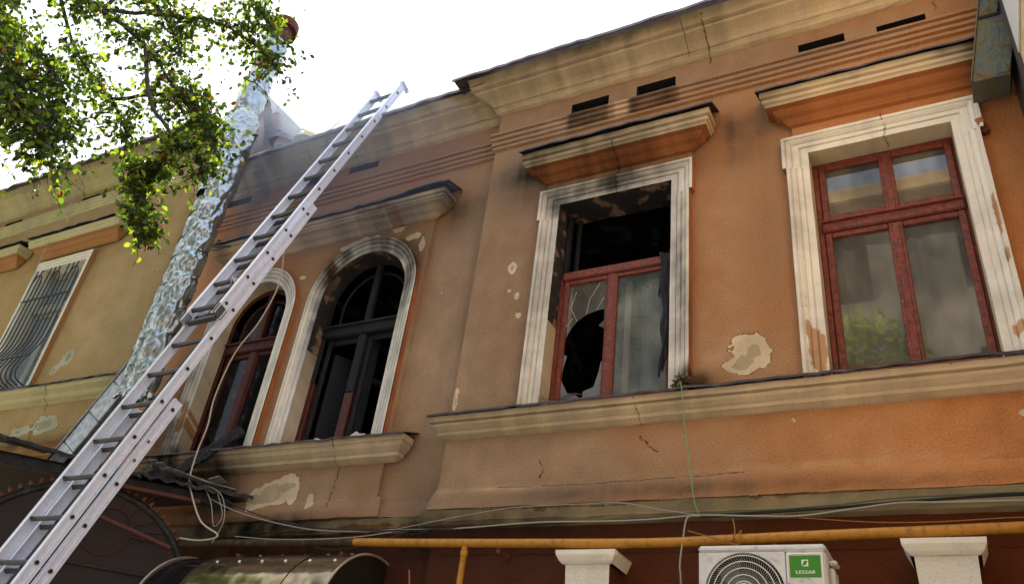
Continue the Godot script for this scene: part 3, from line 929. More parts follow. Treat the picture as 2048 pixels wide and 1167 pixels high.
	# cornice
	var co := [Vector2(0.30, 8.03), Vector2(0.285, 7.99), Vector2(0.27, 7.93), Vector2(0.262, 7.915), Vector2(0.262, 7.90), Vector2(0.21, 7.895), Vector2(0.208, 7.885), Vector2(0.232, 7.88), Vector2(0.22, 7.86), Vector2(0.17, 7.845), Vector2(0.12, 7.825), Vector2(0.09, 7.80), Vector2(0.078, 7.775), Vector2(0.074, 7.765), Vector2(0.05, 7.76), Vector2(0.05, 7.752), Vector2(0.07, 7.745), Vector2(0.05, 7.725), Vector2(0.045, 7.70), Vector2(0.02, 7.685), Vector2(0.0, 7.68)]
	b = Mb.new()
	mould(b, co, XB, XR, 0.0, true, false, 0.007, -0.006)
	obj("cornice", b, M.trim, H)
	b = Mb.new()
	var co2 := []
	for q in co: co2.append(Vector2(q.x + ZR, q.y))
	mould(b, co2, XL, XB - 0.02, ZR, false, false, 0.01)
	obj("cornice", b, M.trim, H)
	# eaves sheets and roof
	b = Mb.new()
	var e0 := XB - 0.42
	flashing(b, e0, XR, 0.41, 7.985, 0.1, 8.14, 0.035, 0.006, -0.004)
	b.quad(Vector3(e0, 7.985, 0.41), Vector3(e0, 8.0, -0.05), Vector3(XB, 8.14, 0.1), Vector3(e0 + 0.1, 8.1, 0.1))
	obj("eaves_flashing", b, M.roof, H)
	b = Mb.new()
	flashing(b, -7.55, XB - 0.1, 0.275, 7.935, -0.1, 8.1, 0.04, 0.007, 0.012)
	obj("eaves_flashing", b, M.roof, H)
	b = Mb.new()
	for s in range(9):
		var ua := lerpf(XL, XR, s / 9.0)
		var ub := lerpf(XL, XR, (s + 1) / 9.0)
		b.quad(Vector3(ua, 8.02, 0.12), Vector3(ub, 8.02, 0.12), Vector3(ub, 9.75, -4.2), Vector3(ua, 9.75, -4.2))
		b.quad(Vector3(ua, 9.75, -4.2), Vector3(ub, 9.75, -4.2), Vector3(ub, 8.0, -8.2), Vector3(ua, 8.0, -8.2))
		b.cbox(Vector3(ub - 0.015, 0, 0), Vector3(ub + 0.015, 0.001, 0.001), 0)
	b.quad(Vector3(XL, 0, -8.2), Vector3(XR, 0, -8.2), Vector3(XR, 8.1, -8.2), Vector3(XL, 8.1, -8.2))
	for s in [XL, XR]:
		b.quad(Vector3(s, 0, -8.2), Vector3(s, 0, -0.2), Vector3(s, 8.0, -0.2), Vector3(s, 8.0, -8.2))
		b.tri(Vector3(s, 8.0, -0.1), Vector3(s, 9.75, -4.2), Vector3(s, 8.0, -8.2))
	obj("roof", b, M.roof, H)
	# ventilation slots
	for v in bay_vents + rec_vents:
		b = Mb.new()
		var z: float = 0.0 if v[0] > XB else ZR
		reveal(b, [Vector2(v[0], v[2]), Vector2(v[0], v[3]), Vector2(v[1], v[3]), Vector2(v[1], v[2])], z, z - 0.3, true)
		wall_sheet(b, z - 0.3, v[0], v[1], v[2], v[3], [])
		obj("vent", b, M.dark, H)
	# rooms behind the windows
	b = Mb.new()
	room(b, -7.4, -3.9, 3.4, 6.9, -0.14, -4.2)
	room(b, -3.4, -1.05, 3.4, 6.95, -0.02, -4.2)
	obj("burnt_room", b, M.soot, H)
	b = Mb.new()
	room(b, -1.0, 0.8, 3.4, 6.95, -0.02, -3.5)
	obj("room", b, M.room, H)
	# architraves
	var ws := [0.0, 0.0, 0.048, 0.049, 0.057, 0.058, 0.088, 0.089, 0.098, 0.10, 0.118, 0.128, 0.13, 0.14, 0.142, 0.165]
	var zs := [0.0, 0.03, 0.036, 0.029, 0.029, 0.044, 0.048, 0.040, 0.040, 0.052, 0.066, 0.07, 0.062, 0.062, 0.076, 0.078]
	for w in [[W3, 6.10, 0.028], [W4, 6.085, 0.028]]:
		var q: Array = w[0]
		var paths := []
		for o in ws: paths.append(frame_path(q[0], q[1], 4.22, q[3], o, w[2] * clampf((o - 0.04) * 20, 0.001, 1), w[1]))
		b = Mb.new()
		sweep(b, paths, zs, 0.003)
		obj("architrave", b, M.white, H)
		b = Mb.new()
		sweep(b, [frame_path(q[0], q[1], 4.22, q[3], 0.166, w[2], w[1]), frame_path(q[0], q[1], 4.22, q[3], 0.168, w[2], w[1])], [0.076, -0.002], 0.002)
		obj("architrave_edge", b, M.trim_red, H)
	var wa := [0.0, 0.0, 0.038, 0.040, 0.049, 0.051, 0.078, 0.082, 0.094, 0.098, 0.122, 0.124, 0.134, 0.136, 0.155]
	var za := [ZP, ZP + 0.022, ZP + 0.028, ZP + 0.020, ZP + 0.020, ZP + 0.036, ZP + 0.044, ZP + 0.034, ZP + 0.034, ZP + 0.052, ZP + 0.060, ZP + 0.050, ZP + 0.050, ZP + 0.066, ZP + 0.062]
	for a in [A1, A2]:
		var paths := []
		for o in wa: paths.append(arch_path(a[0], a[1], 4.12, a[3], o))
		b = Mb.new()
		sweep(b, paths, za, 0.003)
		obj("arched_architrave", b, M.white, H)
		b = Mb.new()
		sweep(b, [arch_path(a[0], a[1], 4.12, a[3], 0.156), arch_path(a[0], a[1], 4.12, a[3], 0.158)], [ZP + 0.05, ZP - 0.01], 0.002)
		obj("architrave_edge", b, M.trim_red, H)
	keystone(H, -2.18, 3.075, 0.2, 0.31, 0.10)
	keystone(H, -0.085, 3.105, 0.2, 0.31, 0.2)
	window_broken(H, W3)
	window_whole(H, W4)
	window_arched(H, A1, false)
	window_arched(H, A2, true)

func spandrel(b: Mb, a: Array, z: float) -> void:
	var c: float = (a[0] + a[1]) / 2
	var r: float = (a[1] - a[0]) / 2
	for i in 26:
		var p := PI - PI * i / 26
		var q := PI - PI * (i + 1) / 26
		b.quad(Vector3(c + r * cos(p), a[3] + r * sin(p), z), Vector3(c + r * cos(q), a[3] + r * sin(q), z), Vector3(c + r * cos(q), a[3] + r, z), Vector3(c + r * cos(p), a[3] + r, z))

func hood(H: Node3D, prof: Array, u0: float, u1: float, zb: float, ml: bool, mr: bool, vf: float, vw: float, tilt: float, cut: int, m_top: Material, m_low: Material) -> void:
	var h := part("window_hood", H)
	var b := Mb.new()
	mould(b, prof.slice(0, cut), u0, u1, zb, ml, mr, 0.004, tilt)
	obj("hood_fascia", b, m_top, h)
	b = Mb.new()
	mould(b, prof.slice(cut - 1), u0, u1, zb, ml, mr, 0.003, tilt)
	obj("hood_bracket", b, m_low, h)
	b = Mb.new()
	var z0: float = prof[0].x + 0.028
	var l := u0 - (z0 - zb if ml else 0.0)
	var r := u1 + (z0 - zb if mr else 0.0)
	var warped := u0 < -6.0
	flashing(b, l, r, z0, vf, ZR if zb < 0 else 0.0, vw, 0.016, 0.009 if warped else 0.005, tilt, -4.15 if warped else -99.0, 0.05 if warped else 0.0)
	for s in [l, r]:
		b.quad(Vector3(s, vf + tilt * (s - l) - 0.012, z0), Vector3(s, vf + tilt * (s - l), z0), Vector3(s, vw, ZR if zb < 0 else 0.0), Vector3(s, vw - 0.012, ZR if zb < 0 else 0.0))
	obj("hood_flashing", b, M.flash, h)

func keystone(H: Node3D, c: float, top: float, z: float, w: float, taper: float) -> void:
	var k := part("keystone", H)
	var b := Mb.new()
	var hw := w / 2
	mould(b, [Vector2(z + 0.055, top), Vector2(z + 0.053, top - 0.03), Vector2(z + 0.045, top - 0.045), Vector2(z + 0.034, top - 0.065), Vector2(z + 0.018, top - 0.08), Vector2(z, top - 0.085)], c - hw - 0.0, c + hw + 0.0, z, true, true, 0.003)
	b.quad(Vector3(c - hw - 0.055, top, z + 0.055), Vector3(c + hw + 0.055, top, z + 0.055), Vector3(c + hw + 0.055, top + 0.004, -0.06), Vector3(c - hw - 0.055, top + 0.004, -0.06))
	b.quad(Vector3(c - hw - 0.02, top - 0.08, -0.06), Vector3(c - hw - 0.055, top - 0.004, -0.06), Vector3(c - hw - 0.055, top - 0.004, z + 0.02), Vector3(c - hw - 0.02, top - 0.08, z + 0.02))
	b.quad(Vector3(c + hw + 0.02, top - 0.08, z + 0.02), Vector3(c + hw + 0.055, top - 0.004, z + 0.02), Vector3(c + hw + 0.055, top - 0.004, -0.06), Vector3(c + hw + 0.02, top - 0.08, -0.06))
	obj("keystone_cap", b, M.white, k)
	b = Mb.new()
	var rows := []
	for i in 7:
		var t := i / 6.0
		var v := top - 0.085 - t * 0.75
		var ww := hw * (1.0 - t * taper)
		var zz := z * (1.0 - t * 0.35)
		rows.append([v, ww, zz])
	var b2 := Mb.new()
	var b3 := Mb.new()
	for i in 6:
		var p: Array = rows[i]
		var q: Array = rows[i + 1]
		b.quad(Vector3(c - q[1], q[0], q[2]), Vector3(c + q[1], q[0], q[2]), Vector3(c + p[1], p[0], p[2]), Vector3(c - p[1], p[0], p[2]))
		for s in [-1.0, 1.0]:
			(b2 if s < 0 else b3).quad(Vector3(c + s * q[1], q[0], -0.06), Vector3(c + s * q[1], q[0], q[2] - 0.001), Vector3(c + s * p[1], p[0], p[2] - 0.001), Vector3(c + s * p[1], p[0], -0.06))
	obj("keystone_face", b, M.keystone, k)
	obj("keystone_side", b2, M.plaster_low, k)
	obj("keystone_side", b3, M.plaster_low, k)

func sash(par: Node3D, u0: float, u1: float, v0: float, v1: float, z: float, st: float, m: Material, glass: Material) -> void:
	# stiles and rails butted end to end, with a small glazing bead, and the pane
	var b := Mb.new()
	b.cbox(Vector3(u0, v0, z), Vector3(u0 + st, v1, z + 0.042), 0.006)
	b.cbox(Vector3(u1 - st, v0, z), Vector3(u1, v1, z + 0.042), 0.006)
	b.cbox(Vector3(u0 + st, v0, z + 0.001), Vector3(u1 - st, v0 + st * 1.25, z + 0.040), 0.006)
	b.cbox(Vector3(u0 + st, v1 - st, z + 0.001), Vector3(u1 - st, v1, z + 0.040), 0.006)
	obj("sash", b, m, par)
	if glass:
		b = Mb.new()
		pane_poly(b, [Vector2(u0 + st, v0 + st * 1.25), Vector2(u1 - st, v0 + st * 1.25), Vector2(u1 - st, v1 - st), Vector2(u0 + st, v1 - st)], z + 0.016)
		obj("pane", b, glass, par)

func window_whole(H: Node3D, W: Array) -> void:
	var w := part("window", H)
	var b := Mb.new()
	reveal(b, [Vector2(W[0], W[2]), Vector2(W[0], W[3]), Vector2(W[1], W[3]), Vector2(W[1], W[2])], 0.03, -0.22, true)
	obj("window_reveal", b, M.reveal, w)
	b = Mb.new()
	for q in [[W[0], W[0] + 0.045, 4.2, 6.235], [0.395, W[1], 4.2, 6.235], [W[0] + 0.045, 0.395, 6.2, 6.235], [W[0] + 0.045, 0.395, 4.2, 4.33]]:
		b.cbox(Vector3(q[0], q[2], -0.2), Vector3(q[1], q[3], -0.135), 0.008)
	obj("window_frame", b, M.red, w)
	b = Mb.new()
	b.cbox(Vector3(W[0] + 0.03, 5.535, -0.2), Vector3(0.40, 5.625, -0.105), 0.012)
	b.cbox(Vector3(W[0] + 0.03, 5.615, -0.19), Vector3(0.40, 5.64, -0.085), 0.006)
	obj("transom", b, M.red, w)
	b = Mb.new()
	b.cbox(Vector3(-0.098, 5.641, -0.175), Vector3(-0.028, 6.199, -0.118), 0.012)
	b.cbox(Vector3(-0.096, 4.33, -0.175), Vector3(-0.03, 5.534, -0.118), 0.012)
	obj("mullion", b, M.red, w)
	for s in [[W[0] + 0.046, -0.064], [-0.062, 0.394]]:
		sash(w, s[0], s[1], 4.332, 5.533, -0.165, 0.048, M.red, M.glass_old)
		sash(w, s[0], s[1], 5.642, 6.198, -0.165, 0.048, M.red, M.glass_old)
	# pale curtain inside, low pleats
	b = Mb.new()
	var rows := []
	for i in 2:
		var row := PackedVector3Array()
		for j in 90:
			var u := lerpf(-0.62, 0.45, j / 89.0)
			row.append(Vector3(u, 4.1 + i * 1.42, -0.36 + 0.02 * sin(u * 40.0 + sin(u * 13.0) * 2.0)))
		rows.append(row)
	b.grid(rows)
	obj("curtain", b, M.curtain, w)

func window_broken(H: Node3D, W: Array) -> void:
	var w := part("window", H)
	var b := Mb.new()
	var box := [Vector2(W[0], 5.05), Vector2(W[0], W[3]), Vector2(W[1], W[3]), Vector2(W[1], 5.05)]
	reveal(b, box, 0.028, -0.3, false)
	obj("burnt_reveal", b, M.burnt_reveal, w)
	b = Mb.new()
	reveal(b, [Vector2(W[1], 5.05), Vector2(W[1], W[2]), Vector2(W[0], W[2]), Vector2(W[0], 5.05)], 0.03, -0.22, false)
	obj("window_reveal", b, M.reveal, w)
	b = Mb.new()
	b.cbox(Vector3(W[0], 4.2, -0.2), Vector3(W[0] + 0.05, 5.60, -0.135), 0.008)
	b.cbox(Vector3(W[0] + 0.05, 4.2, -0.2), Vector3(W[1] - 0.03, 4.32, -0.135), 0.008)
	obj("window_frame", b, M.red, w)
	b = Mb.new()
	b.cbox(Vector3(W[0] + 0.002, 5.601, -0.21), Vector3(W[0] + 0.045, 6.26, -0.145), 0.01)
	obj("charred_post", b, M.char, w)
	b = Mb.new()
	b.cbox(Vector3(W[0] + 0.07, 5.65, -0.27), Vector3(W[0] + 0.11, 6.26, -0.225), 0.01)
	obj("charred_post", b, M.char, w)
	b = Mb.new()
	b.cbox(Vector3(W[1] - 0.032, 4.2, -0.2), Vector3(W[1], 5.5, -0.14), 0.01)
	obj("charred_post", b, M.char, w)
	b = Mb.new()
	b.cbox(Vector3(W[0] + 0.03, 5.515, -0.2), Vector3(W[1] - 0.02, 5.60, -0.105), 0.012)
	obj("transom", b, M.red, w)
	b = Mb.new()
	b.cbox(Vector3(-2.30, 4.32, -0.175), Vector3(-2.225, 5.514, -0.112), 0.012)
	obj("mullion", b, M.red, w)
	sash(w, W[0] + 0.051, -2.27, 4.322, 5.513, -0.165, 0.042, M.red, null)
	sash(w, -2.255, W[1] - 0.033, 4.322, 5.513, -0.165, 0.038, M.red, M.glass_milky)
	# the left pane: top still in place, a big arched hole, shards at the foot
	b = Mb.new()
	var L: float = W[0] + 0.093
	var Rr := -2.312
	pane_poly(b, [Vector2(L, 5.471), Vector2(L, 4.94), Vector2(-2.63, 5.02), Vector2(-2.57, 5.10), Vector2(-2.49, 5.155), Vector2(-2.40, 5.18), Vector2(Rr - 0.02, 5.185), Vector2(Rr - 0.015, 5.08), Vector2(Rr - 0.06, 5.03), Vector2(Rr, 4.99), Vector2(Rr, 5.471)], -0.149)
	obj("pane", b, M.glass_old, w)
	b = Mb.new()
	pane_poly(b, [Vector2(L, 4.37), Vector2(L, 4.56), Vector2(L + 0.02, 4.52), Vector2(L + 0.06, 4.44), Vector2(L + 0.14, 4.41), Vector2(L + 0.19, 4.37)], -0.148)
	pane_poly(b, [Vector2(-2.47, 4.37), Vector2(-2.47, 4.44), Vector2(-2.38, 4.47), Vector2(-2.345, 4.60), Vector2(-2.33, 4.70), Vector2(Rr, 4.64), Vector2(Rr, 4.37)], -0.150)
	pane_poly(b, [Vector2(L, 4.62), Vector2(L, 4.80), Vector2(L + 0.03, 4.78), Vector2(L + 0.012, 4.68)], -0.149)
	obj("glass_shard", b, M.shard, w)
	b = Mb.new()
	for s in [[-2.62, 4.30, 0.03, 0.28, 0.14, 0.3], [-2.50, 4.295, 0.05, 0.2, 0.16, -0.5], [-2.36, 4.30, 0.02, 0.24, 0.1, 0.9], [-2.72, 4.30, 0.06, 0.16, 0.1, 1.6]]:
		b.X = Transform3D(Basis(Vector3(0, 1, 0), s[5]) * Basis(Vector3(1, 0, 0), 0.35), Vector3(s[0], s[1], s[2]))
		b.face([Vector3(-s[3] / 2, 0, s[4] / 2), Vector3(s[3] / 2, 0.01, s[4] * 0.3), Vector3(s[3] * 0.2, 0.02, -s[4] / 2), Vector3(-s[3] * 0.4, 0.0, -s[4] * 0.3)], Vector3.UP)
	obj("glass_shard", b, M.shard, w)
	b = Mb.new()
	for c in [[-2.57, 5.10, -2.64, 5.24, -2.60, 5.40], [-2.49, 5.155, -2.47, 5.30, -2.38, 5.46], [-2.40, 5.18, -2.34, 5.30], [L, 5.06, -2.61, 5.14]]:
		var pts := []
		for q in range(0, c.size(), 2): pts.append(Vector3(c[q], c[q + 1], -0.146))
		b.tube(pts, 0.0016, 4)
	obj("glass_crack", b, M.ac_white, w)
	# white inner casement edge, and folds added to imitate the right pane's mottled reflection
	b = Mb.new()
	b.cbox(Vector3(-2.19, 4.33, -0.29), Vector3(-2.14, 5.5, -0.25), 0.006)
	obj("inner_casement", b, M.putty, w)
	b = Mb.new()
	var rows := []
	for i in 8:
		var row := PackedVector3Array()
		for j in 40:
			var u := lerpf(-2.1, -1.62, j / 39.0)
			row.append(Vector3(u, 4.2 + i * 0.19, -0.42 + 0.03 * sin(u * 55.0 + sin(u * 17.0 + i * 0.4) * 1.6) + 0.02 * sin(i * 1.3 + u * 9.0)))
		rows.append(row)
	b.grid(rows)
	obj("reflection_folds", b, M.reflection_blue, w)

func window_arched(H: Node3D, A: Array, burnt: bool) -> void:
	var w := part("arched_window", H)
	var b := Mb.new()
	var c: float = (A[0] + A[1]) / 2
	var r: float = (A[1] - A[0]) / 2
	var z := -0.26
	var path := arch_path(A[0], A[1], A[2], A[3], 0.0)
	if burnt:
		var lo := [Vector2(A[0], 4.05), Vector2(A[0], 5.2)]
		reveal(b, lo, ZP + 0.02, z, false)
		obj("window_reveal", b, M.reveal, w)
		b = Mb.new()
		reveal(b, [Vector2(A[1], 5.2), Vector2(A[1], 4.05)], ZP + 0.02, z, false)
		obj("window_reveal", b, M.reveal, w)
		b = Mb.new()
		var up := [Vector2(A[0], 5.2)]
		for i in range(2, path.size() - 2): up.append(path[i])
		up.append(Vector2(A[1], 5.2))
		reveal(b, up, ZP + 0.02, z, false)
		obj("burnt_reveal", b, M.burnt_reveal, w)
	else:
		reveal(b, path, ZP + 0.02, z, false)
		obj("window_reveal", b, M.reveal, w)
	var m: Material = M.char if burnt else M.red_dark
	var low: Material = M.red_dark
	# frame: inner band of the arch
	b = Mb.new()
	var pi_ := arch_path(A[0], A[1], 4.9 if burnt else 4.05, A[3], -0.06)
	var po := arch_path(A[0], A[1], 4.9 if burnt else 4.05, A[3], 0.0)
	sweep(b, [po, po, pi_, pi_], [z - 0.06, z + 0.03, z + 0.03, z - 0.06], 0.006 if burnt else 0.002)
	obj("window_frame", b, m, w)
	if burnt:
		b = Mb.new()
		b.cbox(Vector3(A[0], 4.05, z - 0.06), Vector3(A[0] + 0.06, 4.9, z + 0.03), 0.006)
		obj("window_frame", b, low, w)
	b = Mb.new()
	b.cbox(Vector3(A[0] + 0.03, 5.40, z - 0.05), Vector3(A[1] - 0.03, 5.51, z + 0.05), 0.014)
	b.cbox(Vector3(A[0] + 0.03, 5.5, z - 0.05), Vector3(A[1] - 0.03, 5.525, z + 0.075), 0.006)
	obj("transom", b, m, w)
	b = Mb.new()
	b.cbox(Vector3(c - 0.035, 5.526, z - 0.03), Vector3(c + 0.035, A[3] + r - 0.055, z + 0.035), 0.012)
	obj("mullion", b, m, w)
	b = Mb.new()
	b.cbox(Vector3(c - 0.05, 4.75 if burnt else 4.1, z - 0.03), Vector3(c + 0.05, 5.399, z + 0.035), 0.014)
	obj("mullion", b, m, w)
	if burnt:
		b = Mb.new()
		b.cbox(Vector3(c - 0.05, 4.1, z - 0.03), Vector3(c + 0.05, 4.75, z + 0.033), 0.012)
		obj("mullion", b, low, w)
	# upper quadrant sashes: arc beads inside the frame
	b = Mb.new()
	for s in [-1.0, 1.0]:
		var pts := []
		for i in 13:
			var an: float = PI / 2 + s * (0.06 + (PI / 2 - 0.1) * i / 12.0)
			pts.append(Vector3(c + (r - 0.13) * cos(an), A[3] + (r - 0.13) * sin(an), z - 0.03))
		pts.append(Vector3(c - s * (r - 0.13), 5.54, z - 0.03))
		b.tube(pts, 0.014, 6)
	obj("sash_bead", b, m, w)
	# lower casements
	if burnt:
		for s in [[A[0] + 0.065, c - 0.055, 0.0], [c + 0.055, A[1] - 0.06, 0.0]]:
			b = Mb.new()
			b.cbox(Vector3(s[0], 4.15, z - 0.04), Vector3(s[0] + 0.055, 5.39, z), 0.012)
			b.cbox(Vector3(s[0] + 0.055, 5.33, z - 0.04), Vector3(s[1], 5.39, z - 0.002), 0.012)
			obj("charred_sash", b, M.char, w)
		# leaf swung inwards, charred to alligator skin
		b = Mb.new()
		b.X = Transform3D(Basis(Vector3.UP, 1.15), Vector3(c + 0.07, 4.15, z - 0.05))
		b.cbox(Vector3(0, 0, 0), Vector3(0.09, 1.2, 0.05), 0.014)
		b.cbox(Vector3(0.36, 0, 0), Vector3(0.42, 1.2, 0.05), 0.014)
		b.cbox(Vector3(0.09, 0, 0.002), Vector3(0.36, 0.08, 0.048), 0.014)
		b.cbox(Vector3(0.09, 0.75, 0.002), Vector3(0.36, 0.81, 0.048), 0.014)
		obj("charred_casement", b, M.char, w)
		b = Mb.new()
		b.X = Transform3D(Basis(Vector3.UP, 1.0), Vector3(A[0] + 0.14, 4.15, z - 0.06))
		b.cbox(Vector3(0, 0, 0), Vector3(0.34, 1.1, 0.045), 0.014)
		obj("charred_casement", b, M.char, w)
		# lumps of debris left on the sill
		for i in 9:
			b = Mb.new()
			b.X = Transform3D(Basis(Vector3(rng.randf(), 1, rng.randf()).normalized(), rng.randf() * 6.0), Vector3(lerpf(A[0] + 0.05, A[1] - 0.08, rng.randf()), 4.225, -0.14 - rng.randf() * 0.08))
			var q := 0.02 + rng.randf() * 0.03
			b.cbox(Vector3(-q, -q * 0.4, -q), Vector3(q * 1.4, q * 0.4, q), 0.006)
			obj("rubble_piece", b, M.putty, w)
	else:
		sash(w, A[0] + 0.062, c - 0.02, 4.12, 5.398, z - 0.03, 0.05, M.red_dark, M.glass_dim)
		sash(w, c + 0.02, A[1] - 0.062, 4.12, 5.398, z - 0.03, 0.05, M.red_dark, M.glass_dim)
		b = Mb.new()
		var arc := [Vector2(A[0] + 0.07, 5.53)]
		for i in 17:
			var an := PI - PI * i / 16.0
			arc.append(Vector2(c + (r - 0.07) * cos(an), A[3] + (r - 0.07) * sin(an)))
		arc.append(Vector2(A[1] - 0.07, 5.53))
		pane_poly(b, arc, z - 0.02)
		obj("pane", b, M.glass_dim, w)

func yellow_house() -> void:
	var H := thing("yellow_house", "ochre yellow plastered house left of the foil wrapped flue, with a barred window", "house")
	var z := ZR
	var W := [-11.08, -10.125, 5.25, 7.31]
	var vents := [[-11.05, -10.63, 8.55, 8.64], [-12.95, -12.5, 8.53, 8.61], [-10.25, -9.85, 8.57, 8.66], [-9.2, -8.8, 8.6, 8.69]]
	var b := Mb.new()
	wall_sheet(b, z, -14.2, XL, 0.0, 9.05, [W] + vents)
	obj("front_wall", b, M.yplaster, H)
	b = Mb.new()
	var co := [Vector2(0.30, 8.03), Vector2(0.285, 7.99), Vector2(0.262, 7.915), Vector2(0.262, 7.90), Vector2(0.235, 7.895), Vector2(0.22, 7.87), Vector2(0.12, 7.825), Vector2(0.078, 7.775), Vector2(0.07, 7.745), Vector2(0.045, 7.70), Vector2(0.0, 7.68)]
	var q := []
	for p in co: q.append(Vector2(p.x + z, p.y + 0.98))
	mould(b, q, -14.2, XL, z, false, false, 0.008, 0.014)
	obj("cornice", b, M.ytrim, H)
	b = Mb.new()
	flashing(b, -14.2, XL, 0.285, 8.945, -0.1, 9.12, 0.035, 0.015, 0.012)
	b.quad(Vector3(-14.2, 9.0, 0.0), Vector3(XL, 9.06, 0.0), Vector3(XL, 10.8, -4.2), Vector3(-14.2, 10.8, -4.2))
	b.quad(Vector3(-14.2, 10.8, -4.2), Vector3(XL, 10.8, -4.2), Vector3(XL, 9.0, -8.2), Vector3(-14.2, 9.0, -8.2))
	b.quad(Vector3(-14.2, 0, -8.2), Vector3(XL, 0, -8.2), Vector3(XL, 9.0, -8.2), Vector3(-14.2, 9.0, -8.2))
	for s in [-14.2, XL - 0.01]:
		b.quad(Vector3(s, 0, -8.2), Vector3(s, 0, -0.13), Vector3(s, 9.0, -0.13), Vector3(s, 9.0, -8.2))
		b.tri(Vector3(s, 9.0, -0.1), Vector3(s, 10.8, -4.2), Vector3(s, 9.0, -8.2))
	obj("roof", b, M.roof, H)
	b = Mb.new()
	var fr := [Vector2(0.0, 8.54), Vector2(0.05, 8.53), Vector2(0.05, 8.50), Vector2(0.034, 8.485), Vector2(0.034, 8.44), Vector2(0.022, 8.425), Vector2(0.022, 8.385), Vector2(0.01, 8.37), Vector2(0.01, 8.335), Vector2(0.0, 8.32)]
	q = []
	for p in fr: q.append(Vector2(p.x + z, p.y - 0.06))
	mould(b, q, -14.2, XL, z, false, false, 0.005, 0.018)
	obj("frieze_moulding", b, M.ytrim, H)
	for v in vents:
		b = Mb.new()
		reveal(b, [Vector2(v[0], v[2]), Vector2(v[0], v[3]), Vector2(v[1], v[3]), Vector2(v[1], v[2])], z, z - 0.25, true)
		wall_sheet(b, z - 0.25, v[0], v[1], v[2], v[3], [])
		obj("vent", b, M.dark, H)
	var hp := [Vector2(0.237, 7.76), Vector2(0.235, 7.70), Vector2(0.222, 7.688), Vector2(0.222, 7.65), Vector2(0.20, 7.625), Vector2(0.155, 7.618), Vector2(0.15, 7.595), Vector2(0.125, 7.57), Vector2(0.09, 7.555), Vector2(0.065, 7.525), Vector2(0.03, 7.50)]
	q = []
	for p in hp: q.append(Vector2(p.x + z, p.y - 0.0))
	hood(H, q, -11.2, -9.62, z + 0.02, true, true, 7.79, 7.91, 0.0, 5, M.ytrim, M.yorange)
	hood(H, q, -14.0, -11.86, z + 0.02, true, true, 7.79, 7.91, 0.0, 5, M.ytrim, M.yorange)
	b = Mb.new()
	mould(b, [Vector2(0.0, 5.31), Vector2(0.0, 5.25), Vector2(-0.02, 5.23), Vector2(-0.05, 5.20), Vector2(-0.055, 5.16), Vector2(-0.07, 5.14), Vector2(-0.10, 5.12), Vector2(z, 5.10)], -14.2, XL + 0.02, z, false, false, 0.006, -0.012)
	obj("belt_course", b, M.ytrim, H)
	b = Mb.new()
	flashing(b, -14.2, XL + 0.02, 0.02, 5.32, z, 5.38, 0.012, 0.008, -0.012)
	obj("belt_flashing", b, M.flash, H)
	b = Mb.new()
	mould(b, [Vector2(-0.05, 4.50), Vector2(-0.03, 4.49), Vector2(-0.04, 4.42), Vector2(-0.03, 4.40), Vector2(-0.06, 4.34), Vector2(z, 4.32)], -14.2, XL, z, false, false, 0.007)
	obj("string_course", b, M.yorange, H)
	# window with architrave, frame and iron grille
	b = Mb.new()
	var ws := [0.0, 0.0, 0.04, 0.045, 0.08, 0.085, 0.12]
	var zs := [z, z + 0.03, z + 0.034, z + 0.045, z + 0.05, z + 0.062, z + 0.062]
	var paths := []
	for o in ws: paths.append(frame_path(W[0], W[1], 5.3, W[3], o))
	sweep(b, paths, zs)
	obj("architrave", b, M.ywhite, H)
	b = Mb.new()
	sweep(b, [frame_path(W[0], W[1], 5.3, W[3], 0.121), frame_path(W[0], W[1], 5.3, W[3], 0.123)], [z + 0.06, z - 0.002], 0.002)
	obj("architrave_edge", b, M.yorange, H)
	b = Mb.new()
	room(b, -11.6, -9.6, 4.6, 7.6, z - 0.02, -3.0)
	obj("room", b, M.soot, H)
	var w := part("window", H)
	b = Mb.new()
	reveal(b, [Vector2(W[0], W[2]), Vector2(W[0], W[3]), Vector2(W[1], W[3]), Vector2(W[1], W[2])], z + 0.03, z - 0.2, true)
	obj("window_reveal", b, M.ywhite, w)
	b = Mb.new()
	for e in [[W[0], W[0] + 0.05, W[2], W[3]], [W[1] - 0.05, W[1], W[2], W[3]], [W[0] + 0.05, W[1] - 0.05, W[3] - 0.05, W[3]]]:
		b.cbox(Vector3(e[0], e[2], z - 0.2), Vector3(e[1], e[3], z - 0.13), 0.008)
	b.cbox(Vector3(W[0] + 0.02, 6.62, z - 0.2), Vector3(W[1] - 0.02, 6.73, z - 0.1), 0.01)
	obj("window_frame", b, M.frame_grey, w)
	var mid: float = (W[0] + W[1]) / 2
	for s in [[W[0] + 0.05, mid], [mid + 0.002, W[1] - 0.05]]:
		sash(w, s[0], s[1], 5.3, 6.618, z - 0.18, 0.05, M.frame_grey, M.glass_mirror)
		sash(w, s[0], s[1], 6.732, W[3] - 0.05, z - 0.18, 0.045, M.frame_grey, M.glass_mirror)
	var g := part("window_grille", H)
	var n := 11
	for i in n:
		var u := lerpf(W[0] - 0.02, W[1] + 0.02, i / float(n - 1))
		var top := 7.26
		if i % 4 == 2: top = 7.05
		b = Mb.new()
		b.tube(smooth_path([Vector3(u, top, z + 0.07), Vector3(u, 6.5, z + 0.075), Vector3(u, 6.0, z + 0.09), Vector3(u, 5.7, z + 0.19), Vector3(u, 5.5, z + 0.24), Vector3(u, 5.38, z + 0.2), Vector3(u, 5.335, z + 0.08)], 5), 0.009, 6)
		obj("grille_bar", b, M.grille, g)
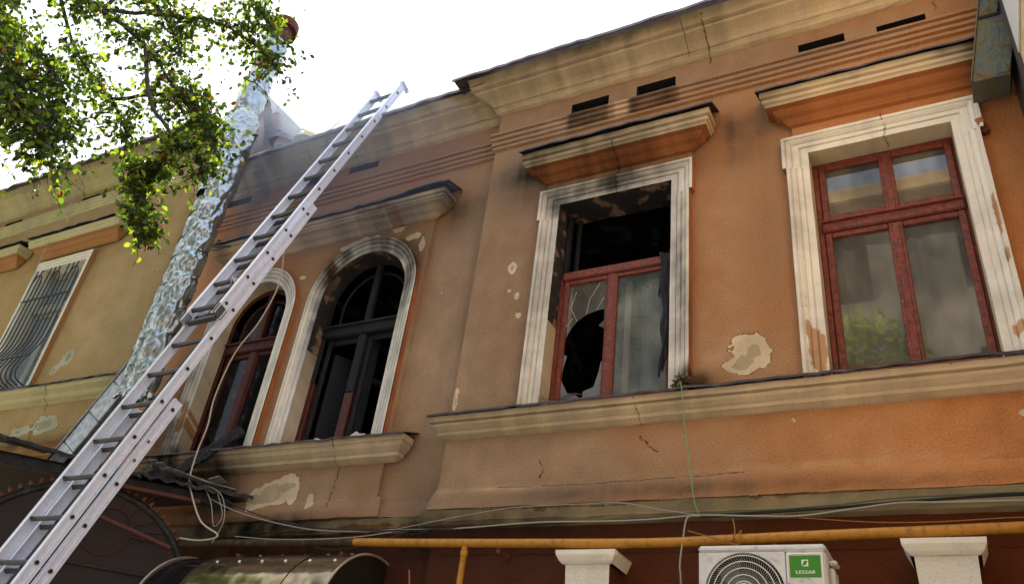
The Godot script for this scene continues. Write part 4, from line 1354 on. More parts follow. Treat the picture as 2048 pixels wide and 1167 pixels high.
	for i in 3:
		var u := lerpf(W[0] - 0.02, W[1] + 0.02, (i * 4 - 1 + 2) / float(n - 1))
		b = Mb.new()
		var pts := []
		for t in 13:
			var a := PI - PI * t / 12.0
			pts.append(Vector3(u + 0.098 * cos(a), 6.98 + 0.2 * sin(a), z + 0.075))
		b.tube(pts, 0.009, 6)
		obj("grille_arch", b, M.grille, g)
	for v in [[6.74, 0.075], [5.72, 0.185]]:
		b = Mb.new()
		b.cbox(Vector3(W[0] - 0.05, v[0] - 0.012, z + v[1] - 0.012), Vector3(W[1] + 0.05, v[0] + 0.012, z + v[1] + 0.012), 0.004)
		obj("grille_rail", b, M.grille, g)
	cable("overhead_wire", "thin pale wire hanging down past the barred window of the yellow house", [Vector3(-10.87, 9.08, 0.1), Vector3(-10.85, 8.2, 0.1), Vector3(-10.92, 7.5, 0.1), Vector3(-10.8, 6.7, 0.1), Vector3(-10.85, 5.4, 0.1), Vector3(-10.9, 3.0, 0.1)], 0.006, M.wire_white, 0, "", "wire")

func surroundings() -> void:
	var b := Mb.new()
	b.quad(Vector3(-60, 0, 60), Vector3(60, 0, 60), Vector3(60, 0, -40), Vector3(-60, 0, -40))
	obj("ground", b, M.ground).set_meta("kind", "structure")
	# neighbour whose side wall closes the right end of the facade
	var N := thing("neighbour_house", "cream house wall against the right end of the orange house, tinted to bounce warm light", "house", Vector3(XR, 0, 0))
	b = Mb.new()
	b.cbox(Vector3(0.0, 0, -8.2), Vector3(6, 9.5, 4.0), 0.01)
	obj("side_wall", b, M.neighbour, N)
	b = Mb.new()
	b.cbox(Vector3(-0.012, 6.28, 0.5), Vector3(0.0, 7.0, 1.1), 0.004)
	obj("painted_sun_patch", b, M.ac_white, N)  # added white patch, painting the sunlit stretch of the side wall
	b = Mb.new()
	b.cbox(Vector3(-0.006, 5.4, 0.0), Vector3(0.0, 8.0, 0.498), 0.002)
	obj("painted_wall_shade", b, M.corner, N)  # dark strip painting the shade on the wall near the corner
	# the house across the yard, seen in the panes
	var O := thing("opposite_house", "tall pale house across the yard, mirrored in the window panes of the orange house", "house", Vector3(0, 0, 12.0))
	b = Mb.new()
	var holes := []
	for i in 7:
		for j in 4: holes.append([-15.0 + i * 3.2, -13.7 + i * 3.2, 1.6 + j * 3.6, 3.7 + j * 3.6])
	wall_sheet(b, 0.0, -17, 8, 0, 15.3, holes)
	b.quad(Vector3(-17, 15.3, 0), Vector3(8, 15.3, 0), Vector3(8, 15.3, 8), Vector3(-17, 15.3, 8))
	b.quad(Vector3(-17, 0, 0), Vector3(-17, 15.3, 0), Vector3(-17, 15.3, 8), Vector3(-17, 0, 8))
	b.quad(Vector3(8, 0, 0), Vector3(8, 15.3, 0), Vector3(8, 15.3, 8), Vector3(8, 0, 8))
	obj("front_wall", b, M.opposite, O)
	b = Mb.new()
	wall_sheet(b, 0.25, -17, 8, 0, 15.3, [])
	obj("window_glass", b, M.dark_glass, O)
	b = Mb.new()
	b.cbox(Vector3(-17.2, 15.0, -0.5), Vector3(8.2, 15.45, 0.2), 0.05)
	b.cbox(Vector3(-1.3, 15.4, 0.6), Vector3(-0.7, 16.3, 1.6), 0.03)
	obj("eaves", b, M.neighbour, O)
	# tree in the yard behind the viewer, also only mirrored
	var T := thing("yard_tree", "small leafy green tree mirrored at the foot of the unbroken window", "tree", Vector3(-1.1, 0, 8.2), "trees seen only as reflections")
	b = Mb.new()
	b.tube([Vector3(0, 0, 0), Vector3(0.1, 3.5, 0), Vector3(0, 6.2, 0), Vector3(0.05, 8.4, 0)], 0.16, 8, 0.04)
	obj("trunk", b, M.bark, T)
	var mm := MultiMesh.new()
	mm.transform_format = MultiMesh.TRANSFORM_3D
	mm.use_colors = true
	mm.mesh = leaf_mesh()
	mm.instance_count = 2600
	for i in mm.instance_count:
		var d := Vector3(rng.randfn(), rng.randfn(), rng.randfn()).normalized() * pow(rng.randf(), 0.45)
		var p := Vector3(d.x * 1.3, 7.95 + d.y * 1.85, d.z * 1.1)
		mm.set_instance_transform(i, Transform3D(Basis.from_euler(Vector3(rng.randf() * 6, rng.randf() * 6, rng.randf() * 6)).scaled(Vector3.ONE * 2.2), p))
		mm.set_instance_color(i, Color(0.14, 0.26, 0.04).lerp(Color(0.30, 0.42, 0.08), rng.randf()))
	var mi := MultiMeshInstance3D.new()
	mi.name = "leaves"
	mi.multimesh = mm
	mi.material_override = M.leaf_mm
	mi.set_meta("kind", "stuff")
	T.add_child(mi, true)
	var T2 := T.duplicate()
	T2.name = numbered("yard_tree", self)
	add_child(T2, true)
	T2.position = Vector3(-16.2, 0.4, 3.0)
	T2.scale = Vector3(2.6, 1.25, 2.6)
	T2.set_meta("label", "bright green tree mirrored in the barred window of the yellow house")

# ---------------------------------------------------------------- ladder
func ladder_section(L: Node3D, called: String, p0: Vector3, s: Vector3, wv: Vector3, i0: float, i1: float, rungs: Array, holes: Array, bolts: Array) -> Node3D:
	var sec := part(called, L)
	var ey := -s.normalized()
	var ex := (wv - ey * wv.dot(ey)).normalized()
	var ez := ex.cross(ey)
	var bs := Basis(ex, ey, ez)
	var wid := wv.length()
	wv = ex * wid
	var step := s.length()
	for side in [0, 1]:
		var b := Mb.new()
		var top := p0 + s * i0 + (wv if side else Vector3())
		var len := (i1 - i0) * step
		b.X = Transform3D(bs, top)
		var g := 1.0 if side else -1.0
		b.cbox(Vector3(minf(0, g * 0.004), -len, -0.039), Vector3(maxf(0, g * 0.004), 0, 0.039), 0.001)
		for e in [-1.0, 1.0]:
			b.cbox(Vector3(minf(g * 0.004, -g * 0.026), -len, e * 0.037 - 0.0025), Vector3(maxf(g * 0.004, -g * 0.026), 0, e * 0.037 + 0.0025), 0.0012)
			b.cbox(Vector3(minf(g * 0.003, g * 0.012), -len, e * 0.035 - 0.006), Vector3(maxf(g * 0.003, g * 0.012), 0, e * 0.035 + 0.006), 0.001)
			b.cbox(Vector3(minf(g * 0.003, g * 0.011), -len, e * 0.020 - 0.003), Vector3(maxf(g * 0.003, g * 0.011), 0, e * 0.020 + 0.003), 0.0005)
		obj("rail", b, M.alu, sec)
	var rb := Mb.new()
	var rows := []
	for e in 2:
		var row := PackedVector3Array()
		for j in 25:
			var a := TAU * j / 24
			row.append(Vector3(e * wid, 0.017 * cos(a) * (1.0 + 0.10 * cos(4 * a)), 0.021 * sin(a) * (1.0 + 0.10 * cos(4 * a))))
		rows.append(row)
	rb.grid(rows, true)
	var rung_mesh := rb.done()
	for i in rungs:
		inst("rung", rung_mesh, M.rung, sec, Transform3D(bs, p0 + s * i))
	var hb := Mb.new()
	rows = []
	for e in [[0.015, 0.0], [0.015, 0.007], [0.010, 0.008], [0.0095, 0.003]]:
		var row := PackedVector3Array()
		for j in 15:
			var a := TAU * j / 14
			row.append(Vector3(e[1], e[0] * cos(a), e[0] * sin(a)))
		rows.append(row)
	hb.grid(rows, true)
	var ring := hb.done()
	hb = Mb.new()
	for j in 14:
		var a := TAU * j / 14
		var c := TAU * (j + 1) / 14
		hb.tri(Vector3(0.004, 0, 0), Vector3(0.004, 0.012 * cos(a), 0.012 * sin(a)), Vector3(0.004, 0.012 * cos(c), 0.012 * sin(c)))
	var disc := hb.done()
	for i in holes:
		var at: Vector3 = p0 + s * i + wv + ex * 0.004
		var r := inst("rung_end", ring, M.rung, sec, Transform3D(bs, at))
		r.name = numbered("rung_end_ring", sec)
		inst("rung_end", disc, M.hole, sec, Transform3D(bs, at))
	for i in bolts:
		inst("bolt", disc, M.rust, sec, Transform3D(bs.scaled(Vector3(1, 1, 1)), p0 + s * i + wv + ex * 0.006))
	return sec

func ladder() -> void:
	var L := thing("extension_ladder", "long aluminium three part extension ladder leaning against the eaves of the orange house", "ladder", Vector3(-5.6, 0, 2.75))
	var o := L.position
	var fp := Vector3(-5.391, 8.436, 0.116) - o
	var fs := Vector3(-0.0027, -0.3306, 0.1127)
	var fw := Vector3(0.39, 0.0, 0.0129)
	var mp := Vector3(-5.447, 6.094, 0.846) - o
	var ms := Vector3(-0.0165, -0.3211, 0.0977)
	var mw := Vector3(0.466, -0.005, 0.03)
	var fly := ladder_section(L, "fly_section", fp, fs, fw, -0.62, 11.45, range(12), range(12), [])
	ladder_section(L, "middle_section", mp, ms, mw, -0.42, 13.4, range(14), range(14), [])
	var ez := mw.normalized().cross(-ms.normalized())
	var bp := mp + ms * 7.0 - ez * 0.098 - mw.normalized() * 0.015
	var base := ladder_section(L, "base_section", bp, ms, mw * 1.08, -0.25, 11.9, range(0, 12), [0, 2, 3, 4, 5, 6, 7, 8], [0.9, 1.4])
	for s in [0, 1]:
		var b := Mb.new()
		b.X = Transform3D(Basis(), bp + ms * 11.85 + mw * 1.08 * s)
		b.cbox(Vector3(-0.03, -0.05, -0.07), Vector3(0.03, 0.02, 0.07), 0.01)
		obj("rubber_foot", b, M.hole, base)
		# hooked wheels at the very top
		b = Mb.new()
		b.X = Transform3D(Basis(fw.normalized(), -fs.normalized(), fw.normalized().cross(-fs.normalized())), fp - fs * 0.62 + fw * s)
		b.cbox(Vector3(-0.03, -0.02, -0.075), Vector3(0.03, 0.0, 0.05), 0.004)
		b.tube([Vector3(-0.02, -0.012, -0.085), Vector3(0.02, -0.012, -0.085)], 0.022, 10, -1, true)
		obj("end_roller", b, M.alu, fly)
	# plates closing the foot of the fly section, hauling rope with its knot
	var b := Mb.new()
	b.X = Transform3D(Basis(fw.normalized(), -fs.normalized(), fw.normalized().cross(-fs.normalized())), fp + fs * 11.42)
	b.cbox(Vector3(-0.012, -0.01, -0.05), Vector3(0.0, 0.10, 0.05), 0.002)
	b.cbox(Vector3(fw.length(), -0.01, -0.05), Vector3(fw.length() + 0.012, 0.10, 0.05), 0.002)
	b.cbox(Vector3(0.02, -0.008, -0.05), Vector3(fw.length() - 0.02, 0.012, 0.0), 0.004)
	obj("end_plate", b, M.rung, fly)
	b = Mb.new()
	var rp := []
	for i in 30:
		var t := i / 29.0
		var c: Vector3 = (mp + ms * lerpf(5.2, 12.2, t) + mw * 0.62 - ez * 0.03)
		rp.append(c + Vector3(sin(t * 40.0) * 0.004, 0, 0))
	b.tube(rp, 0.013, 7)
	obj("hauling_rope", b, M.rope, L)
	b = Mb.new()
	rp = []
	for i in 30:
		var t := i / 29.0
		rp.append(mp + ms * lerpf(7.6, 11.6, t) + mw * 0.74 - ez * 0.02 + Vector3(sin(t * 33.0 + 1.0) * 0.005, 0, 0))
	b.tube(rp, 0.010, 7)
	for k in 3:
		var kn := []
		for i in 12:
			var a := TAU * i / 11.0
			kn.append(mp + ms * (11.6 + 0.06 * k) + mw * 0.6 + mw * 0.14 * cos(a) + Vector3(0, sin(a) * 0.035, 0.02 * sin(a) - 0.03))
		b.tube(kn, 0.009, 6)
	obj("hauling_rope", b, M.rope, L)
	b = Mb.new()
	for k in 5:
		var kn := []
		for i in 12:
			var a := TAU * i / 11.0
			kn.append(fp + fs * (10.0 + 0.04 * k) + fw * (0.55 + 0.09 * k) + Vector3(0.02 * cos(a + k), 0.025 * sin(a), 0.03 * cos(a)))
		b.tube(kn, 0.006, 6)
	b.tube(smooth_path([fp + fs * 10.0 + fw * 0.8, fp + fs * 9.5 + fw * 0.9 + Vector3(0, 0, 0.02), fp + fs * 9.0 + fw * 0.95]), 0.005, 6)
	obj("knot", b, M.rope_pale, fly)
	cable("drooping_cord", "thin reddish cord hanging over the eaves beside the top of the ladder", [Vector3(-5.55, 8.0, 0.32), Vector3(-5.66, 7.9, 0.33), Vector3(-5.70, 7.72, 0.3), Vector3(-5.72, 7.3, 0.2), Vector3(-5.78, 6.9, 0.2)], 0.005, M.rust, 0, "", "cord")
	cable("pale_hose", "thin cream hose drooping from the ladder across the left arched window", [Vector3(-5.735, 6.29, 0.42), Vector3(-5.737, 5.847, 0.3), Vector3(-5.837, 5.388, 0.3), Vector3(-6.039, 5.047, 0.3), Vector3(-6.116, 4.594, 0.3), Vector3(-6.079, 4.28, 0.3), Vector3(-6.099, 4.033, 0.3), Vector3(-6.086, 3.791, 0.3), Vector3(-6.031, 3.671, 0.3), Vector3(-5.77, 3.368, 0.3), Vector3(-5.505, 3.233, 0.3), Vector3(-5.693, 3.195, 0.3), Vector3(-5.95, 3.22, 0.3)], 0.011, M.hose, 0, "", "hose")

# ---------------------------------------------------------------- flue, drainpipe, box
func foil_tube(v0: float, v1: float, uc: Callable, zc: float, r: float, tie: float, sd: float, amp: float) -> Mb:
	var b := Mb.new()
	var rows := []
	var n := int((v1 - v0) / 0.014)
	var m := 56
	for i in n + 1:
		var v := lerpf(v0, v1, float(i) / n)
		var ph := fposmod(v + sd * 0.13 + 0.05 * wob.get_noise_2d(v * 2.0, sd), tie) / tie
		var bulge := 0.84 + 0.22 * pow(sin(PI * ph), 0.5)
		var row := PackedVector3Array()
		for j in m + 1:
			var a := TAU * (j % m) / m
			var p := Vector3(cos(a), v * 3.0, sin(a))
			var cr := absf(wob.get_noise_3d(p.x * 0.9 + sd, p.y * 0.8, p.z * 0.9)) + 0.45 * absf(wob.get_noise_3d(p.x * 1.6 + sd, p.y * 1.3 + p.x, p.z * 1.6)) + 0.03 * absf(wob.get_noise_3d(p.x * 9.0, p.y * 6.0 + sd, p.z * 9.0))
			var rr := r * bulge * (1.0 + amp * (0.5 - cr))
			row.append(Vector3(uc.call(v) + rr * cos(a), v + 0.035 * sin(a + 0.6) * sin(PI * ph), zc - rr * sin(a)))
		rows.append(row)
	b.grid(rows, true)
	return b

func flue_and_pipes() -> void:
	var F := thing("foil_flue", "tall silver flue pipe wrapped in crinkled foil between the yellow and orange houses", "flue", Vector3(-6.95, 3.9, 0.55))
	var o := F.position
	var place := func(mi: Node3D) -> void: mi.position = -o
	var up := func(v: float) -> float: return -6.95 + 0.02 * sin(v * 1.3)
	var lf := func(v: float) -> float: return -7.045 + 0.012 * sin(v * 2.1)
	var rt := func(v: float) -> float: return -6.86 + 0.012 * sin(v * 1.7 + 1.0)
	place.call(obj("foil_wrap", foil_tube(7.05, 8.35, up, 0.55, 0.188, 0.65, 1.0, 0.20), M.foil, F))
	place.call(obj("foil_wrap", foil_tube(8.3, 9.75, up, 0.55, 0.158, 0.72, 2.0, 0.16), M.foil, F))
	place.call(obj("foil_wrap", foil_tube(4.55, 7.15, lf, 0.53, 0.118, 0.30, 3.0, 0.40), M.foil, F))
	place.call(obj("foil_wrap", foil_tube(4.5, 7.2, rt, 0.57, 0.124, 0.34, 4.0, 0.42), M.foil, F))
	var b := Mb.new()
	var rows := []
	for q in [[9.62, 0.13], [9.86, 0.13], [9.86, 0.16], [9.84, 0.19], [9.97, 0.19], [9.99, 0.17], [10.0, 0.0]]:
		var row := PackedVector3Array()
		for j in 25:
			var a := TAU * j / 24
			row.append(Vector3(-6.90 + q[1] * cos(a), q[0] + 0.03 * cos(a), 0.55 - q[1] * sin(a)))
		rows.append(row)
	b.grid(rows, true)
	place.call(obj("flue_cap", b, M.rust_dark, F))
	for v in [9.2, 8.75, 8.1, 7.6, 7.12, 6.78, 6.45, 6.2, 5.85, 5.5, 5.2, 4.9]:
		b = Mb.new()
		var pts := []
		for j in 29:
			var a := TAU * j / 28
			var w := 0.172 if v > 7.1 else 0.226
			var d := 0.172 if v > 7.1 else 0.13
			pts.append(Vector3(-6.955 + w * cos(a), v + 0.05 * cos(a * 1.0 + v) + 0.012 * sin(a * 5.0), 0.55 - d * sin(a)))
		b.tube(pts, 0.006, 5)
		place.call(obj("wire_tie", b, M.iron, F))
	# flat galvanised duct carrying on below the foil
	b = Mb.new()
	b.X = Transform3D(Basis(Vector3(0, 0, 1), -0.56), Vector3(-6.95, 4.95, 0.56))
	for k in 4:
		b.cbox(Vector3(-0.13, -0.36 * (k + 1) + 0.003, -0.07), Vector3(0.13, -0.36 * k, 0.07 + 0.004 * (k % 2)), 0.008)
	b.cbox(Vector3(-0.14, -1.44, -0.075), Vector3(-0.128, 0.0, 0.085), 0.003)
	place.call(obj("galvanised_duct", b, M.galv, F))
	# drainpipe on the seam of the two houses
	var D := thing("drainpipe", "grey green metal drainpipe running down the seam between the two houses", "drainpipe", Vector3(XL, 3.2, -0.03))
	o = D.position
	b = Mb.new()
	b.tube(smooth_path([Vector3(-8.25, 8.55, 0.2), Vector3(-8.2, 8.3, 0.16), Vector3(-8.16, 8.1, 0.02), Vector3(-8.15, 7.9, -0.02), Vector3(-8.15, 6.0, -0.02), Vector3(-8.15, 3.2, -0.02)], 6), 0.062, 14)
	b.X = Transform3D(Basis(), Vector3.ZERO)
	place.call(obj("pipe", b, M.drain, D))
	b = Mb.new()
	b.cbox(Vector3(-8.26, 7.62, -0.1), Vector3(-8.06, 8.02, 0.07), 0.03)
	place.call(obj("hopper", b, M.drain, D))
	for v in [7.05, 6.3, 5.72, 5.0, 4.2]:
		b = Mb.new()
		var pts := []
		for j in 25:
			var a := TAU * j / 24
			pts.append(Vector3(-8.15 + 0.066 * cos(a), v, -0.02 + 0.066 * sin(a)))
		b.tube(pts, 0.009, 6)
		b.cbox(Vector3(-8.2, v - 0.015, -0.13), Vector3(-8.1, v + 0.015, -0.06), 0.004)
		place.call(obj("pipe_clamp", b, M.iron, D))
	# rusty sheet metal box in the corner above the right window
	var X := thing("rusted_metal_box", "rust stained green grey sheet metal chute in the corner above the unbroken window", "metal chute", Vector3(0.72, 6.26, 0.3))
	b = Mb.new()
	b.X = Transform3D(Basis(Vector3(1, 0, 0), Vector3(0.22, 1, 0), Vector3(0, 0, 1)), Vector3(-0.03, 0, 0))
	b.cbox(Vector3(-0.12, 0.0, -0.17), Vector3(0.12, 1.9, 0.05), 0.006)
	obj("chute_body", b, M.rust_box, X)
	b = Mb.new()
	b.X = Transform3D(Basis(Vector3(1, 0, 0), Vector3(0.22, 1, 0), Vector3(0, 0, 1)), Vector3(-0.03, 0, 0))
	b.cbox(Vector3(0.02, 0.64, 0.045), Vector3(0.112, 1.5, 0.062), 0.004)
	b.cbox(Vector3(0.02, 0.02, 0.045), Vector3(0.115, 0.17, 0.056), 0.004)
	b.cbox(Vector3(-0.128, 0.0, 0.04), Vector3(-0.118, 1.9, 0.06), 0.002)
	obj("chute_patch", b, M.rust_box, X)
	b = Mb.new()
	b.cbox(Vector3(-0.009, 0.60, 0.046), Vector3(0.13, 0.63, 0.058), 0.002)
	b.X = Transform3D(Basis(Vector3(1, 0, 0), Vector3(0.22, 1, 0), Vector3(0, 0, 1)), Vector3(-0.03, 0, 0))
	b.cbox(Vector3(0.004, 0.64, 0.046), Vector3(0.019, 1.5, 0.07), 0.002)
	obj("chute_seam", b, M.hole, X)
	var K := thing("rusted_bracket", "small rusty clamp on the wall under the metal chute", "bracket", Vector3(0.60, 6.10, 0.03))
	b = Mb.new()
	b.X = Transform3D(Basis(Vector3(0, 0, 1), 0.25), Vector3.ZERO)
	b.cbox(Vector3(-0.025, 0.02, -0.03), Vector3(0.03, 0.075, 0.05), 0.008)
	obj("bracket_clip", b, M.rust_pale, K)
	b = Mb.new()
	b.X = Transform3D(Basis(Vector3(0, 0, 1), 0.25), Vector3.ZERO)
	b.cbox(Vector3(-0.022, -0.05, -0.03), Vector3(0.034, 0.012, 0.03), 0.008)
	obj("bracket_foot", b, M.rust, K)
	# iron outrigger by the left end of the arched windows' hood
	var I := thing("iron_outrigger", "small black iron frame sticking out at the left end of the arched windows' hood", "bracket", Vector3(-7.1, 6.6, 0.0))
	b = Mb.new()
	b.tube([Vector3(-0.1, 0.1, 0.16), Vector3(0.22, 0.02, 0.17)], 0.012, 6, -1, true)
	obj("iron_bar", b, M.iron, I)
	b = Mb.new()
	b.tube([Vector3(-0.1, 0.1, 0.16), Vector3(-0.18, 0.28, 0.05), Vector3(-0.2, 0.32, -0.1)], 0.010, 6, -1, true)
	obj("iron_bar", b, M.iron, I)
	b = Mb.new()
	b.tube([Vector3(0.02, 0.07, 0.16), Vector3(-0.05, 0.26, -0.1)], 0.008, 6, -1, true)
	obj("iron_bar", b, M.iron, I)

# ---------------------------------------------------------------- porch at the lower left
func porch() -> void:
	var yaw := PI / 4
	var d := Vector3(-cos(yaw), 0, sin(yaw))
	var n := Vector3(sin(yaw), 0, cos(yaw))
	var P := thing("entrance_porch", "dark sheet roofed porch with a brown fanlight arch edged in copper studs", "porch", Vector3(-5.9, 0, 0.0))
	P.transform.basis = Basis(-d, Vector3.UP, n)   # local x runs back to the wall, local z outwards
	# sheets of the roof, each its own strip, ragged at the edge
	for k in 6:
		var x0 := 0.25 - k * 0.55
		var x1 := x0 - 0.56
		var b := Mb.new()
		var rows := []
		for i in 7:
			var t := i / 6.0
			var row := PackedVector3Array()
			for j in 9:
				var x := lerpf(x0, x1, j / 8.0)
				var zz := lerpf(0.17 + 0.03 * wob.get_noise_2d(x * 9.0, k), -1.6, t)
				row.append(Vector3(x, 3.735 - 0.05 * sin(x * 1.4 + 2.1) + 0.42 * t + 0.018 * cos(x * 42.0) * (1.0 - 0.3 * t) + 0.012 * wob.get_noise_2d(x * 7.0, k * 3.0) + 0.012 * (k % 2), zz))
			rows.append(row)
		b.grid(rows)
		var lip := []
		for r in 2:
			var row := PackedVector3Array()
			for j in 9:
				var x := lerpf(x0, x1, j / 8.0)
				row.append(rows[0][j] + Vector3(0, -0.03 * r - 0.01 * wob.get_noise_2d(x * 20.0, 5.0), 0.004))
			lip.append(row)
		b.grid(lip)
		obj("roof_sheet", b, M.porch_sheet, P)
	# dented loose ends lying on top near the wall
	for k in 6:
		var b := Mb.new()
		b.X = Transform3D(Basis.from_euler(Vector3(-0.2, 0.3 * k, rng.randf_range(-0.15, 0.15))), Vector3(-0.1 - 0.11 * k, 3.74 + 0.012 * k, 0.1))
		b.cbox(Vector3(-0.18, 0, -0.03), Vector3(0.18, 0.006, 0.03), 0.001)
		obj("tin_strip", b, M.tin_pale, P)
	var b := Mb.new()
	b.cbox(Vector3(-3.0, 3.58, -0.06), Vector3(0.06, 3.68, 0.06), 0.01)
	obj("roof_beam", b, M.porch_sheet, P)
	b = Mb.new()
	b.quad(Vector3(-3.0, 3.66, 0.1), Vector3(0.3, 3.66, 0.1), Vector3(0.3, 3.66, -2.2), Vector3(-3.0, 3.66, -2.2))
	obj("soffit", b, M.porch_brown, P)
	# half round fanlight
	var cx := -1.06
	var cy := 2.55
	b = Mb.new()
	for i in 30:
		var a := PI * i / 30
		var c := PI * (i + 1) / 30
		b.tri(Vector3(cx, cy, 0), Vector3(cx + 1.0 * cos(a), cy + 1.0 * sin(a), 0), Vector3(cx + 1.0 * cos(c), cy + 1.0 * sin(c), 0))
	obj("fanlight", b, M.porch_brown, P)
	b = Mb.new()
	var pts := []
	for i in 31: pts.append(Vector3(cx + 1.0 * cos(PI * i / 30), cy + 1.0 * sin(PI * i / 30), 0.0))
	b.tube(pts, 0.028, 8)
	obj("arch_rim", b, M.porch_sheet, P)
	b = Mb.new()
	pts = []
	for i in 21: pts.append(Vector3(cx + 0.2 + 0.2 * cos(PI * i / 10), 3.2 + 0.2 * sin(PI * i / 10), 0.015))
	b.tube(pts, 0.005, 6)
	obj("fan_ring", b, M.porch_red, P)
	for a in [-0.05, 0.15, 0.4, 0.9, 1.4, 2.2]:
		b = Mb.new()
		b.tube([Vector3(cx + 0.2 + 0.2 * cos(a), 3.2 + 0.2 * sin(a), 0.015), Vector3(cx + 0.2 + 0.46 * cos(a), 3.2 + 0.46 * sin(a), 0.015)], 0.005, 5)
		obj("fan_ray", b, M.porch_red, P)
	var sb := Mb.new()
	var rows := []
	for q in [[0.0, 0.02], [0.025, 0.02], [0.035, 0.015], [0.052, 0.008], [0.054, 0.0]]:
		var row := PackedVector3Array()
		for j in 9: row.append(Vector3(q[1] * cos(TAU * j / 8), q[0], q[1] * sin(TAU * j / 8)))
		rows.append(row)
	sb.grid(rows, true)
	var stud := sb.done()
	for i in 33:
		var a := 0.72 - 0.0 + (PI - 0.72) * i / 32.0
		if i == 0: a = 0.72
		inst("stud", stud, M.stud, P, Transform3D(Basis(Vector3(0, 0, 1), a - PI / 2), Vector3(cx + 1.03 * cos(a), cy + 1.03 * sin(a), 0.02)))
	# doors and posts under the arch
	b = Mb.new()
	b.cbox(Vector3(-2.3, 0, -0.03), Vector3(-1.07, 2.54, 0.0), 0.005)
	b.cbox(Vector3(-1.06, 0, -0.03), Vector3(0.1, 2.54, 0.0), 0.005)
	obj("door_leaf", b, M.porch_brown, P)
	b = Mb.new()
	for y in [2.5, 2.9]: b.cbox(Vector3(-2.3, y - 0.012, 0.0), Vector3(0.05, y + 0.012, 0.02), 0.003)
	obj("door_rail", b, M.porch_sheet, P)
	b = Mb.new()
	b.cbox(Vector3(-4.4, 0, -0.06), Vector3(-2.11, 3.6, -0.035), 0.005)
	obj("side_panel", b, M.porch_brown, P)
	b = Mb.new()
	b.tube([Vector3(-1.2, 3.345, 0.12), Vector3(-0.30, 3.135, 0.12)], 0.022, 8, -1, true)
	obj("tie_rod", b, M.porch_red, P)
	b = Mb.new()
	b.cbox(Vector3(-0.95, 3.56, 0.07), Vector3(-0.18, 3.60, 0.10), 0.006)
	obj("tie_rod", b, M.porch_red, P)

func vault_canopy() -> void:
	var V := thing("vaulted_canopy", "barrel shaped brown plastic canopy fixed over the ground floor doorway", "canopy", Vector3(-4.7, 2.28, -0.1))
	var o := V.position
	var prof := func(r: float) -> Array:
		var out := []
		for i in 25:
			var a := deg_to_rad(104.0 - 112.0 * i / 24.0)
			out.append(Vector2(r * cos(a), 2.53 + r * sin(a)))
		return out
	var strip := func(called: String, u0: float, u1: float, r: float, m: Material) -> void:
		var b := Mb.new()
		var rows := []
		for p in prof.call(r):
			var row := PackedVector3Array()
			for j in 25:
				var u := lerpf(u0, u1, j / 24.0)
				row.append(Vector3(u, p.y + 0.003 * wob.get_noise_2d(u * 2.0, p.x * 3.0), p.x + 0.003 * wob.get_noise_2d(u * 3.0 + 9.0, p.y * 4.0)) - o)
			rows.append(row)
		b.grid(rows)
		obj(called, b, m, V)
	strip.call("dark_sheet", -5.95, -5.36, 0.58, M.sheet_dark)
	strip.call("bronze_sheet", -5.5, -4.93, 0.588, M.sheet_bronze)
	strip.call("bronze_sheet", -4.96, -4.45, 0.594, M.sheet_bronze)
	strip.call("bronze_sheet", -4.48, -4.03, 0.588, M.sheet_bronze)
	for u in [-5.95, -4.025]:
		var b := Mb.new()
		var pts := []
		for p in prof.call(0.586): pts.append(Vector3(u, p.y, p.x) - o)
		b.tube(pts, 0.011, 6)
		obj("edge_strip", b, M.sheet_edge, V)
	var b := Mb.new()
	var pr: Array = prof.call(0.575)
	for i in 24: b.tri(Vector3(-4.03, 2.4, -0.1) - o, Vector3(-4.03, pr[i].y, pr[i].x) - o, Vector3(-4.03, pr[i + 1].y, pr[i + 1].x) - o)
	obj("end_cheek", b, M.sheet_cheek, V)
	for u in [-5.5, -4.465]:
		b = Mb.new()
		var pts := []
		for p in prof.call(0.555): pts.append(Vector3(u, p.y, p.x) - o)
		b.tube(pts, 0.014, 6)
		obj("rib", b, M.iron, V)
	var sb := Mb.new()
	sb.tube([Vector3(0, 0, 0), Vector3(0, 0.008, 0.003)], 0.012, 8, -1, true)
	var screw := sb.done()
	for i in 12:
		var a := deg_to_rad(84.0 - 34.0 * (i % 2))
		inst("screw", screw, M.alu, V, Transform3D(Basis(Vector3(1, 0, 0), PI / 2 - a), Vector3(-5.44 + i * 0.12, 2.53 + 0.596 * sin(a), 0.596 * cos(a)) - o))

